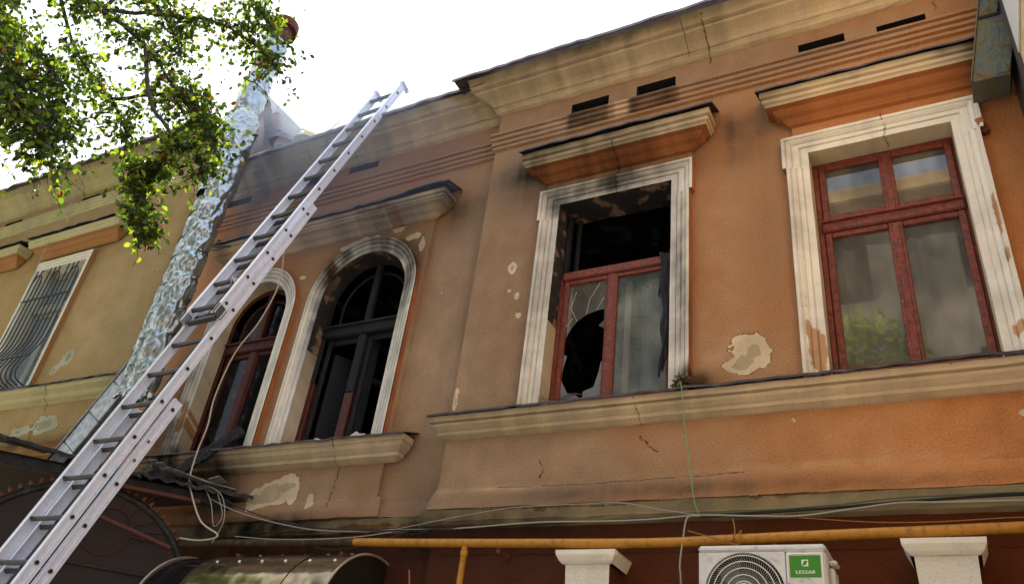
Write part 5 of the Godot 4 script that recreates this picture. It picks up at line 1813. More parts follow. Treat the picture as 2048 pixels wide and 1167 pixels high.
func air_conditioner() -> void:
	var A := thing("air_conditioner", "white outdoor air conditioner unit with a round fan guard and green label", "air conditioner", Vector3(-1.007, 2.46, 0.36))
	var b := Mb.new()
	# casing built as walls round the fan opening
	var hw := 0.347
	b.cbox(Vector3(-hw, 0, -0.14), Vector3(hw, 0.52, 0.1), 0.02)
	obj("casing", b, M.ac, A)
	b = Mb.new()
	b.cbox(Vector3(-hw - 0.004, 0.51, -0.145), Vector3(hw + 0.004, 0.55, 0.145), 0.014)
	obj("top_cover", b, M.ac, A)
	var cx := -0.093
	var cy := 0.285
	b = Mb.new()
	# front plate with a round hole
	var seg := 48
	for i in seg:
		var a := TAU * i / seg
		var c := TAU * (i + 1) / seg
		var pa := Vector2(cx + 0.222 * cos(a), cy + 0.222 * sin(a))
		var pc := Vector2(cx + 0.222 * cos(c), cy + 0.222 * sin(c))
		var oa := Vector2(clampf(cx + 0.5 * cos(a) * 1.0, -hw, 0.135), clampf(cy + 0.5 * sin(a), 0, 0.51))
		var oc := Vector2(clampf(cx + 0.5 * cos(c), -hw, 0.135), clampf(cy + 0.5 * sin(c), 0, 0.51))
		b.quad(Vector3(pa.x, pa.y, 0.14), Vector3(oa.x, oa.y, 0.138), Vector3(oc.x, oc.y, 0.138), Vector3(pc.x, pc.y, 0.14))
		b.quad(Vector3(pa.x, pa.y, 0.14), Vector3(pc.x, pc.y, 0.14), Vector3(pc.x, pc.y, 0.101), Vector3(pa.x, pa.y, 0.101))
	b.cbox(Vector3(0.133, 0, 0.095), Vector3(hw, 0.512, 0.14), 0.012)
	b.cbox(Vector3(-hw, 0, 0.095), Vector3(-hw + 0.012, 0.512, 0.139), 0.004)
	obj("front_panel", b, M.ac, A)
	b = Mb.new()
	for i in 24:
		b.tri(Vector3(cx, cy, 0.102), Vector3(cx + 0.222 * cos(TAU * i / 24), cy + 0.222 * sin(TAU * i / 24), 0.102), Vector3(cx + 0.222 * cos(TAU * (i + 1) / 24), cy + 0.222 * sin(TAU * (i + 1) / 24), 0.102))
	obj("fan_well", b, M.hole, A)
	for k in 3:
		b = Mb.new()
		var rows := []
		for i in 2:
			var row := PackedVector3Array()
			for j in 7:
				var r := lerpf(0.04, 0.2, j / 6.0)
				var a := TAU * k / 3.0 + i * 0.8 - j * 0.08
				row.append(Vector3(cx + r * cos(a), cy + r * sin(a), 0.106 + 0.02 * i))
			rows.append(row)
		b.grid(rows)
		obj("fan_blade", b, M.fan_grey, A)
	for q in [0.062, 0.098, 0.135, 0.172, 0.205]:
		b = Mb.new()
		var pts := []
		for i in 49: pts.append(Vector3(cx + q * cos(TAU * i / 48), cy + q * sin(TAU * i / 48), 0.152 - q * 0.04))
		b.tube(pts, 0.0028, 6)
		obj("guard_ring", b, M.ac_white, A)
	b = Mb.new()
	for i in 84:
		var pts := []
		for j in 7:
			var q := lerpf(0.05, 0.224, j / 6.0)
			var a := TAU * i / 84.0 + j * 0.07
			pts.append(Vector3(cx + q * cos(a), cy + q * sin(a), 0.149 - q * 0.04))
		b.tube(pts, 0.0013, 4)
	var gs := obj("guard_wires", b, M.guard, A)
	gs.set_meta("kind", "stuff")
	b = Mb.new()
	var rows := []
	for q in [[0.0, 0.052], [0.012, 0.05], [0.014, 0.0]]:
		var row := PackedVector3Array()
		for j in 25: row.append(Vector3(cx + q[1] * cos(TAU * j / 24), cy + q[1] * sin(TAU * j / 24), 0.145 + q[0]))
		rows.append(row)
	b.grid(rows, true)
	obj("guard_hub", b, M.ac, A)
	# rounded raised border and label
	b = Mb.new()
	var pts := []
	for c in [[0.335, 0.48, 0.0], [0.15, 0.48, PI / 2]]:
		for i in 6:
			var a: float = c[2] + PI / 2 * i / 5.0
			pts.append(Vector3((c[0] - 0.02 if c[2] == 0.0 else c[0] + 0.012) + 0.014 * cos(a), c[1] + 0.014 * sin(a), 0.142))
	pts.append(Vector3(0.148, 0.34, 0.142))
	b.tube([Vector3(0.329, 0.2, 0.142)] + pts, 0.007, 6)
	obj("label_border", b, M.ac_white, A)
	var lab := part("label_plate", A)
	b = Mb.new()
	b.cbox(Vector3(0.158, 0.370, 0.139), Vector3(0.320, 0.484, 0.1425), 0.001)
	obj("label_field", b, M.ac_green, lab)
	b = Mb.new()
	var L := func(pp: Array) -> void:
		for i in range(1, pp.size() - 1):
			b.tri(Vector3(pp[0][0], pp[0][1], 0.1436), Vector3(pp[i][0], pp[i][1], 0.1436), Vector3(pp[i + 1][0], pp[i + 1][1], 0.1436))
	var x0 := 0.2215
	var x1 := 0.2565
	var y0 := 0.4275
	var y1 := 0.4635
	L.call([[x0, y1], [x0, y0 + 0.006], [x0 + 0.003, y0 + 0.006], [x0 + 0.013, y1 - 0.006], [x1, y1 - 0.006], [x1, y1]])
	L.call([[x1, y0], [x1, y1 - 0.006], [x1 - 0.003, y1 - 0.006], [x1 - 0.013, y0 + 0.006], [x0 + 0.006, y0 + 0.006], [x0 + 0.006, y0]])
	obj("emblem", b, M.ac_white, lab)
	var tm := TextMesh.new()
	tm.text = "LESSAR"
	var f := SystemFont.new()
	f.font_names = PackedStringArray(["Droid Sans"])
	f.font_weight = 700
	tm.font = f
	tm.font_size = 32
	tm.pixel_size = 0.00078
	tm.depth = 0.001
	inst("lettering", tm, M.ac_white, lab, Transform3D(Basis().scaled(Vector3(1.22, 0.98, 1)), Vector3(0.239, 0.3965, 0.1436)))
	b = Mb.new()
	b.cbox(Vector3(0.178, 0.325, 0.1395), Vector3(0.302, 0.330, 0.1412), 0.0005)
	b.cbox(Vector3(0.178, 0.300, 0.1395), Vector3(0.302, 0.305, 0.1412), 0.0005)
	obj("label_line", b, M.fan_grey, lab)
	b = Mb.new()
	b.cbox(Vector3(hw + 0.001, 0.30, -0.08), Vector3(hw + 0.03, 0.44, 0.06), 0.012)
	b.cbox(Vector3(hw + 0.001, 0.46, -0.05), Vector3(hw + 0.045, 0.485, 0.05), 0.01)
	obj("valve_cover", b, M.ac, A)
	b = Mb.new()
	b.tube(smooth_path([Vector3(hw + 0.015, 0.29, 0.0), Vector3(hw + 0.02, 0.2, 0.0), Vector3(hw + 0.05, 0.1, -0.1), Vector3(hw + 0.06, -0.2, -0.36)]), 0.012, 8)
	obj("copper_pipe", b, M.gas, A)
	for s in [-0.25, 0.25]:
		b = Mb.new()
		b.cbox(Vector3(s - 0.015, -0.03, -0.41), Vector3(s + 0.015, -0.003, 0.13), 0.003)
		b.cbox(Vector3(s - 0.015, -0.4, -0.415), Vector3(s + 0.015, -0.03, -0.385), 0.003)
		obj("wall_bracket", b, M.ac_white, A)

func gas_pipe_and_cables() -> void:
	var G := thing("gas_pipe", "yellow painted gas pipe running along the wall above the ground floor", "gas pipe", Vector3(-3.18, 3.16, 0.1))
	var o := G.position
	var b := Mb.new()
	b.tube(smooth_path([Vector3(-4.2, 3.207, 0.11), Vector3(-3.6, 3.185, 0.12), Vector3(-2.5, 3.16, 0.12), Vector3(-1.75, 3.148, 0.12), Vector3(-1.2, 3.16, 0.12), Vector3(-0.57, 3.174, 0.12), Vector3(XR, 3.2, 0.12)].map(func(p): return p - o), 6), 0.031, 14)
	obj("main_pipe", b, M.gas, G)
	b = Mb.new()
	b.tube(smooth_path([Vector3(-6.2, 3.25, 0.06), Vector3(-5.0, 3.225, 0.08), Vector3(-4.2, 3.207, 0.11)].map(func(p): return p - o), 6), 0.031, 14)
	obj("sooty_pipe", b, M.gas_dark, G)
	b = Mb.new()
	b.tube([Vector3(-3.18, 3.15, 0.12) - o, Vector3(-3.2, 2.6, 0.10) - o, Vector3(-3.2, 0.9, 0.06) - o], 0.023, 12)
	b.tube([Vector3(-3.18, 3.12, 0.12) - o, Vector3(-3.181, 3.085, 0.12) - o], 0.029, 12, -1, true)
	obj("branch_pipe", b, M.gas, G)
	for u in [-5.4, -4.3, -2.9, -1.0, 0.1]:
		b = Mb.new()
		b.cbox(Vector3(u - 0.012, 3.10, -0.1) - o, Vector3(u + 0.012, 3.13, 0.13) - o, 0.004)
		obj("pipe_hook", b, M.rust, G)
	var C := func(called: String, label: String, p: Array, r: float, m: Material, category := "cable") -> void: cable(called, label, p, r, m, 0, "", category)
	C.call("white_cable", "white cable strung along the whole facade just under the string course", [Vector3(-6.277, 3.756, 0.14), Vector3(-6.122, 3.7, 0.13), Vector3(-5.541, 3.492, 0.1), Vector3(-4.809, 3.339, 0.1), Vector3(-4.33, 3.297, 0.1), Vector3(-3.845, 3.296, 0.1), Vector3(-3.346, 3.29, 0.1), Vector3(-2.803, 3.311, 0.1), Vector3(-2.527, 3.316, 0.1), Vector3(-2.151, 3.308, 0.1), Vector3(-1.797, 3.31, 0.1), Vector3(-1.461, 3.325, 0.1), Vector3(-1.144, 3.31, 0.1), Vector3(-0.844, 3.3, 0.1), Vector3(-0.556, 3.329, 0.1), Vector3(-0.28, 3.357, 0.1), Vector3(-0.047, 3.35, 0.1), Vector3(0.34, 3.344, 0.1), Vector3(0.87, 3.34, 0.1)], 0.0085, M.wire_white)
	C.call("thin_white_cable", "thin white wire looping up across the string course below the broken window", [Vector3(-3.845, 3.296, 0.11), Vector3(-2.941, 3.422, 0.1), Vector3(-2.347, 3.440, 0.085), Vector3(-2.013, 3.436, 0.085), Vector3(-1.729, 3.374, 0.1), Vector3(-1.471, 3.325, 0.11)], 0.005, M.wire_white, "wire")
	C.call("black_cable", "thick black cable sagging from the porch corner to the string course", [Vector3(-5.968, 3.686, 0.12), Vector3(-5.275, 3.454, 0.12), Vector3(-4.578, 3.326, 0.12), Vector3(-3.829, 3.285, 0.12), Vector3(-3.0, 3.30, 0.09), Vector3(-2.2, 3.318, 0.08), Vector3(-1.47, 3.325, 0.1)], 0.008, M.wire_black)
	C.call("black_cable", "black cable bundle behind the white cable at the right end of the facade", [Vector3(-1.47, 3.318, 0.09), Vector3(-1.0, 3.335, 0.085), Vector3(-0.6, 3.352, 0.08), Vector3(-0.2, 3.372, 0.08), Vector3(0.3, 3.385, 0.08), Vector3(0.87, 3.38, 0.08)], 0.014, M.wire_black)
	C.call("green_cable", "green cable lying along the string course right of the hanging green cord", [Vector3(-1.461, 3.33, 0.10), Vector3(-1.1, 3.342, 0.095), Vector3(-0.6, 3.365, 0.09), Vector3(-0.2, 3.392, 0.09), Vector3(0.87, 3.392, 0.09)], 0.006, M.wire_green_dark)
	C.call("hanging_green_cord", "bright green cord hanging from the broken window's sill to the cable run", [Vector3(-1.60, 4.24, 0.15), Vector3(-1.572, 4.245, 0.165), Vector3(-1.544, 3.932, 0.16), Vector3(-1.509, 3.643, 0.16), Vector3(-1.483, 3.404, 0.15), Vector3(-1.451, 3.305, 0.13)], 0.0055, M.wire_green, "cord")
	C.call("dangling_white_cable", "white cable dropping from the cable run past the left of the air conditioner", [Vector3(-1.45, 3.312, 0.13), Vector3(-1.531, 3.298, 0.14), Vector3(-1.56, 3.154, 0.14), Vector3(-1.579, 2.998, 0.14), Vector3(-1.571, 2.886, 0.14), Vector3(-1.56, 2.2, 0.1), Vector3(-1.6, 1.0, 0.02)], 0.0085, M.wire_white)
	C.call("thin_grey_wire", "thin pale wire sagging below the cable run over the vaulted canopy", [Vector3(-5.473, 3.272, 0.14), Vector3(-4.955, 3.235, 0.14), Vector3(-4.281, 3.232, 0.14), Vector3(-3.859, 3.272, 0.12)], 0.006, M.wire_white, "wire")
	C.call("thin_green_wire", "faint green wire drooping behind the gas pipe over the vaulted canopy", [Vector3(-4.9, 3.25, 0.08), Vector3(-4.5, 3.165, 0.08), Vector3(-4.1, 3.19, 0.08), Vector3(-3.7, 3.29, 0.1)], 0.005, M.wire_green_dark, "wire")
	C.call("sagging_brown_wire", "thin brown wire drooping to the gas pipe above the right keystone", [Vector3(-0.845, 3.285, 0.11), Vector3(-0.428, 3.238, 0.13), Vector3(-0.09, 3.222, 0.155), Vector3(0.319, 3.232, 0.16), Vector3(0.86, 3.235, 0.1)], 0.0045, M.wire_rust, "wire")
	C.call("twisted_tie_wire", "rusty yellow wire twisted round the gas pipe above the air conditioner", [Vector3(-1.52, 3.205, 0.17), Vector3(-1.319, 3.143, 0.175), Vector3(-1.243, 3.118, 0.17), Vector3(-1.205, 3.115, 0.165), Vector3(-1.195, 3.15, 0.165), Vector3(-1.19, 3.2, 0.15), Vector3(-1.21, 3.21, 0.1), Vector3(-1.235, 3.14, 0.165), Vector3(-1.225, 3.2, 0.16), Vector3(-1.25, 3.295, 0.10)], 0.006, M.wire_rust, "wire")
	# tangle at the porch corner: four separate strands
	var lab := ["pale cord looping down from the porch corner", "black strand hanging straight from the porch corner", "grey strand hanging in a tight loop at the porch corner", "dark wire running from the porch corner back to the fanlight"]
	var st := [[Vector3(-6.15, 3.70, 0.2), Vector3(-5.95, 3.72, 0.2), Vector3(-5.72, 3.62, 0.2), Vector3(-5.6, 3.4, 0.2), Vector3(-5.66, 3.2, 0.2)], [Vector3(-5.98, 3.69, 0.18), Vector3(-5.85, 3.5, 0.18), Vector3(-5.72, 3.3, 0.18), Vector3(-5.66, 3.15, 0.18)], [Vector3(-5.96, 3.7, 0.2), Vector3(-5.8, 3.55, 0.22), Vector3(-5.7, 3.35, 0.2), Vector3(-5.66, 3.45, 0.18), Vector3(-5.8, 3.65, 0.18)], [Vector3(-6.0, 3.69, 0.2), Vector3(-6.2, 3.66, 0.25), Vector3(-6.35, 3.52, 0.4)]]
	for i in 4: C.call("tangled_wire", lab[i], st[i], 0.006 if i % 2 == 0 else 0.0045, [M.wire_white, M.wire_black, M.wire_white, M.wire_black][i], "wire")
	C.call("loose_stub", "bent pale pipe stub on the ground floor wall left of the left keystone", [Vector3(-3.72, 3.02, 0.0), Vector3(-3.68, 2.9, 0.02), Vector3(-3.66, 2.6, 0.02), Vector3(-3.65, 2.2, -0.1)], 0.009, M.rust_pale, "pipe")
	C.call("sloping_black_wire", "black wire slanting down from the left keystone's cap", [Vector3(-2.45, 3.05, 0.18), Vector3(-2.8, 2.92, 0.06), Vector3(-3.2, 2.78, 0.0)], 0.0045, M.wire_black, "wire")

# ---------------------------------------------------------------- burnt roof, firefighters
func roof_ruin() -> void:
	# three burnt boards, leaning
	var lab := ["charred roof board standing nearest the foil flue", "scorched brown roof board in the middle of the burnt opening", "short scorched board beside the crouching firefighter"]
	var bb := [[Vector3(-7.98, 8.3, -0.45), Vector3(-8.25, 9.9, -0.55), 0.16], [Vector3(-7.62, 8.3, -0.4), Vector3(-8.02, 9.82, -0.5), 0.30], [Vector3(-7.38, 8.3, -0.36), Vector3(-7.72, 9.3, -0.45), 0.17]]
	for i in 3:
		var a: Vector3 = bb[i][0]
		var e: Vector3 = bb[i][1]
		var y := (e - a).normalized()
		var x := y.cross(Vector3(0.25, 0, 1)).normalized()
		var b := Mb.new()
		b.X = Transform3D(Basis(x, y, x.cross(y)), a)
		var w: float = bb[i][2]
		b.cbox(Vector3(-w / 2, 0, -0.02), Vector3(w / 2, (e - a).length() * 0.92, 0.02), 0.008)
		b.cbox(Vector3(-w / 2, (e - a).length() * 0.92, -0.02), Vector3(w * 0.1, (e - a).length(), 0.018), 0.008)
		var o := obj("burnt_board", b, M.char if i == 0 else M.wood_burnt)
		tag(o, lab[i], "board", "burnt roof boards")
	# buckled black sheet
	var b := Mb.new()
	var rows := []
	for i in 13:
		var t := i / 12.0
		var row := PackedVector3Array()
		for j in 5:
			var q := j / 4.0
			var c := Vector3(-8.0, 9.90, -0.36).lerp(Vector3(-7.14, 8.45, -0.28), t) + Vector3(0.05 * sin(t * 9.0), 0.06 * sin(t * PI) + 0.03 * sin(t * 14.0), 0)
			var wd := 0.07 + 0.07 * sin(t * PI) + 0.03 * sin(t * 11.0)
			row.append(c + Vector3(-0.75, -0.55, 0.25) * wd * q + Vector3(0, 0, 0.03 * sin(q * 5.0 + t * 7.0)))
		rows.append(row)
	b.grid(rows)
	tag(obj("buckled_sheet", b, M.porch_sheet), "black buckled metal sheet curling over the burnt roof boards", "metal sheet")
	# pale tin sheets still standing
	var T := thing("tin_roof_slope", "pale seamed tin roof slope standing behind the burnt opening", "roof sheet", Vector3(-7.4, 8.4, -0.6))
	for k in 4:
		b = Mb.new()
		var t0 := k / 4.0
		var t1 := (k + 1) / 4.0
		var top := Vector3(-8.25, 10.25, -0.55)
		var end := Vector3(-6.95, 8.9, -0.5)
		var a0 := top.lerp(end, t0)
		var a1 := top.lerp(end, t1 - 0.012)
		var dn := Vector3(-0.32, -0.52, -0.15)
		b.quad(a0 + dn - T.position, a1 + dn - T.position, a1 - T.position, a0 - T.position)
		b.tube([a0 - T.position, a0 + dn - T.position], 0.012, 5)
		obj("tin_sheet", b, M.tin_white, T)
	# two firefighters crouching behind the eaves
	firefighter("firefighter in a dark helmet and grey striped jacket bent low behind the eaves", Vector3(-6.98, 8.36, -0.40), M.helmet_dark, M.jacket_grey, false)
	firefighter("firefighter in a yellow helmet bent low behind the eaves nearest the ladder top", Vector3(-6.86, 8.24, -0.55), M.helmet_yellow, M.jacket_dark, true)

func firefighter(label: String, at: Vector3, helmet: Material, jacket: Material, far: bool) -> void:
	var F := thing("person", label, "person", at, "firefighters on the roof")
	var hx := -0.16 if not far else -0.02
	var hy := 0.20 if not far else 0.40
	var hz := 0.16 if not far else 0.16
	# lying low on the slope: chest up on the forearms, hips and legs trailing to the side and behind
	var body := [
		[0.46, 0.20, -0.22, 0.15, 0.22, hy - 0.01, -0.08, 0.16], [0.22, hy - 0.01, -0.08, 0.16, hx * 0.5 + 0.04, hy - 0.02, 0.03, 0.135], [hx * 0.5 + 0.04, hy - 0.02, 0.03, 0.08, hx, hy + 0.01, hz - 0.02, 0.06],
		[0.14, hy, 0.08, 0.075, 0.22, 0.06, 0.22, 0.055], [0.22, 0.06, 0.22, 0.055, 0.0, 0.03, 0.32, 0.045],
		[-0.06, hy - 0.03, -0.06, 0.075, -0.24, 0.08, 0.10, 0.055], [-0.24, 0.08, 0.10, 0.055, -0.20, 0.03, 0.30, 0.045],
		[0.46, 0.19, -0.22, 0.115, 0.68, 0.20, -0.02, 0.085], [0.68, 0.20, -0.02, 0.085, 0.86, 0.22, -0.30, 0.06], [0.50, 0.20, -0.28, 0.115, 0.70, 0.28, -0.36, 0.085], [0.70, 0.28, -0.36, 0.085, 0.98, 0.34, -0.56, 0.06],
	]
	inst("body", body_mesh(body, 0.026), jacket, F)
	var head := [[hx, hy + 0.05, hz + 0.01, 0.092, hx, hy + 0.10, hz, 0.098], [hx - 0.0, hy + 0.03, hz + 0.10, 0.016, hx, hy + 0.07, hz + 0.095, 0.012], [hx, hy - 0.02, hz + 0.05, 0.055, hx, hy + 0.02, hz + 0.04, 0.06]]
	inst("head", body_mesh(head, 0.014, 0.03), M.skin, F)
	var b := Mb.new()
	var rows := []
	for q in [[-0.02, 0.165], [0.0, 0.16], [0.015, 0.128], [0.06, 0.125], [0.11, 0.105], [0.145, 0.065], [0.155, 0.0]]:
		var row := PackedVector3Array()
		for j in 25:
			var a := TAU * j / 24
			row.append(Vector3(hx + q[1] * cos(a), hy + 0.09 + q[0] - 0.02 * sin(a), hz + q[1] * 1.12 * sin(a)))
		rows.append(row)
	b.grid(rows, true)
	b.tube([Vector3(hx, hy + 0.20, hz + 0.13), Vector3(hx, hy + 0.25, hz), Vector3(hx, hy + 0.19, hz - 0.14)], 0.012, 6)
	obj("helmet", b, helmet, F)
	for k in 2:
		b = Mb.new()
		var pts := []
		for j in 19:
			var a := TAU * j / 18
			var c := Vector3(0.36, lerpf(0.2, hy, 0.4), -0.16).lerp(Vector3(0.14, hy, -0.03), k)
			pts.append(c + Vector3(sin(a) * 0.05, cos(a) * 0.168, sin(a) * 0.155))
		b.tube(pts, 0.018, 6)
		obj("reflective_stripe", b, M.stripe, F)
	b = Mb.new()
	b.tube([Vector3(0.44, 0.36, -0.24), Vector3(0.16, hy + 0.15, -0.1)], 0.075, 12, 0.07, true)
	obj("air_cylinder", b, M.helmet_yellow if far else M.jacket_dark, F)

func debris() -> void:
	# charred plank from the arched sill down to the porch roof
	var b := Mb.new()
	var a := Vector3(-6.47, 3.82, 0.22)
	var e := Vector3(-5.96, 4.36, -0.02)
	var y := (e - a).normalized()
	var x := y.cross(Vector3(0.1, 0.2, 1)).normalized()
	b.X = Transform3D(Basis(x, y, x.cross(y)), a)
	var l := (e - a).length()
	for i in 17:
		for k in 4:
			var jx := 0.004 * rng.randfn()
			var hz := 0.016 + 0.009 * rng.randf()
			b.cbox(Vector3(-0.072 + k * 0.036 + jx, l * i / 17.0, -0.016), Vector3(-0.072 + (k + 1) * 0.036 + jx - 0.003, l * (i + 1) / 17.0 - 0.004, hz), 0.010)
	b.cbox(Vector3(-0.068, 0, -0.018), Vector3(0.066, l, 0.012), 0.003)
	tag(obj("charred_plank", b, M.char), "charred black plank leaning from the left arched window to the porch roof", "plank")
	# burnt rags hanging in the broken window, one thing of many strips
	var R := thing("charred_curtain", "charred curtain rags hanging in the right side of the broken window", "curtain", Vector3(-1.76, 5.62, -0.1))
	for k in 18:
		b = Mb.new()
		var rows := []
		var top := -rng.randf() * 0.22
		var len := 0.3 + rng.randf() * 0.72
		if k > 12: top -= 0.3
		var u := -0.045 + 0.1 * rng.randf()
		var w := 0.014 + 0.03 * rng.randf()
		var ph := rng.randf() * 6.0
		var zz := rng.randf_range(-0.02, 0.04)
		for i in 15:
			var t := i / 14.0
			var row := PackedVector3Array()
			for j in 3:
				row.append(Vector3(u + (j - 1) * w * (1.0 - 0.7 * t) + 0.022 * sin(t * 6.0 + ph) - 0.03 * t * (k % 3 - 0.6), top - len * t, zz + 0.014 * cos(j * 2.0 + t * 9.0 + ph)))
			rows.append(row)
		b.grid(rows)
		obj("curtain_rag", b, M.rag, R)
	# clump of burnt stuff at the foot of the broken window
	b = Mb.new()
	for i in 70:
		var p := Vector3(rng.randf_range(-0.10, 0.09), 0, rng.randf_range(-0.03, 0.05))
		p.y = rng.randf() * (0.12 - absf(p.x) * 0.9)
		var d := Vector3(rng.randf_range(-1, 1), rng.randf_range(-0.5, 1), rng.randf_range(-1, 1)).normalized() * rng.randf_range(0.02, 0.06)
		b.tube([p - d, p + d * 0.3 + Vector3(0, 0.008, 0), p + d], 0.004 + 0.005 * rng.randf(), 5)
	for i in 8:
		b.X = Transform3D(Basis.from_euler(Vector3(rng.randf() * 6, rng.randf() * 6, rng.randf() * 6)), Vector3(rng.randf_range(-0.06, 0.06), 0.02 + rng.randf() * 0.06, 0.01))
		b.cbox(Vector3.ONE * -0.022, Vector3.ONE * 0.022, 0.008)
	b.X = Transform3D()
	var o := obj("burnt_clump", b, M.nest)
	o.position = Vector3(-1.575, 4.262, 0.09)
	o.scale = Vector3.ONE * 0.72
	tag(o, "clump of burnt brown fibres lying at the right foot of the broken window", "debris clump")
	# scraps on the sill of the arched windows and on the porch roof
	for i in 5:
		b = Mb.new()
		var q := 0.03 + 0.03 * rng.randf()
		b.cbox(Vector3(-q * 1.6, 0, -q), Vector3(q * 1.6, 0.008, q), 0.002)
		o = obj("roof_slate", b, M.tin_pale)
		o.transform = Transform3D(Basis.from_euler(Vector3(0.4 * rng.randf(), rng.randf() * 6, 0.3 * rng.randf())), [Vector3(-7.02, 3.93, 0.35), Vector3(-6.6, 3.90, 0.28), Vector3(-6.35, 3.83, 0.26), Vector3(-6.15, 3.79, 0.22), Vector3(-5.85, 3.77, 0.18)][i])
		tag(o, ["bent tin scrap lying highest on the porch roof beside the duct", "tin scrap on the porch roof left of the charred plank", "tin scrap at the lower end of the charred plank", "tin scrap on the porch roof right of the charred plank", "tin scrap at the right tip of the porch roof"][i], "scrap", "tin scraps on the porch roof")
	# soot heap in the corner of the porch roof
	b = Mb.new()
	var rows := []
	for i in 9:
		var row := PackedVector3Array()
		for j in 17:
			var s := i / 8.0
			var an := PI * j / 16.0
			var p := Vector3(cos(an) * 0.34 * s, 0.32 * (1.0 - s * s), sin(an) * 0.3 * s)
			row.append(p + Vector3.ONE * 0.05 * wob.get_noise_3d(p.x * 9.0, p.y * 9.0, p.z * 9.0))
		rows.append(row)
	b.grid(rows)
	o = obj("soot_heap", b, M.char)
	o.position = Vector3(-6.85, 3.85, -0.1)
	tag(o, "black heap of charred rubble on the porch roof beside the arched windows' sill", "rubble heap")

# ---------------------------------------------------------------- tree in the upper left
func leaf_mesh(tint := Color(0, 0, 0, 0)) -> ArrayMesh:
	var b := Mb.new()
	var w := [0.0, 0.017, 0.026, 0.025, 0.016, 0.0]
	var y := [0.0, 0.012, 0.028, 0.045, 0.063, 0.082]
	var l := PackedVector3Array()
	var m := PackedVector3Array()
	var r := PackedVector3Array()
	for i in 6:
		var z: float = -0.012 * pow(y[i] / 0.08, 2.0)
		l.append(Vector3(-w[i], y[i], z + 0.007 * w[i] / 0.026))
		m.append(Vector3(0, y[i], z))
		r.append(Vector3(w[i], y[i], z + 0.007 * w[i] / 0.026))
	b.grid([r, m, l])
	if tint.a > 0:
		for i in b.P.size(): b.K.append(tint)
	return b.done()

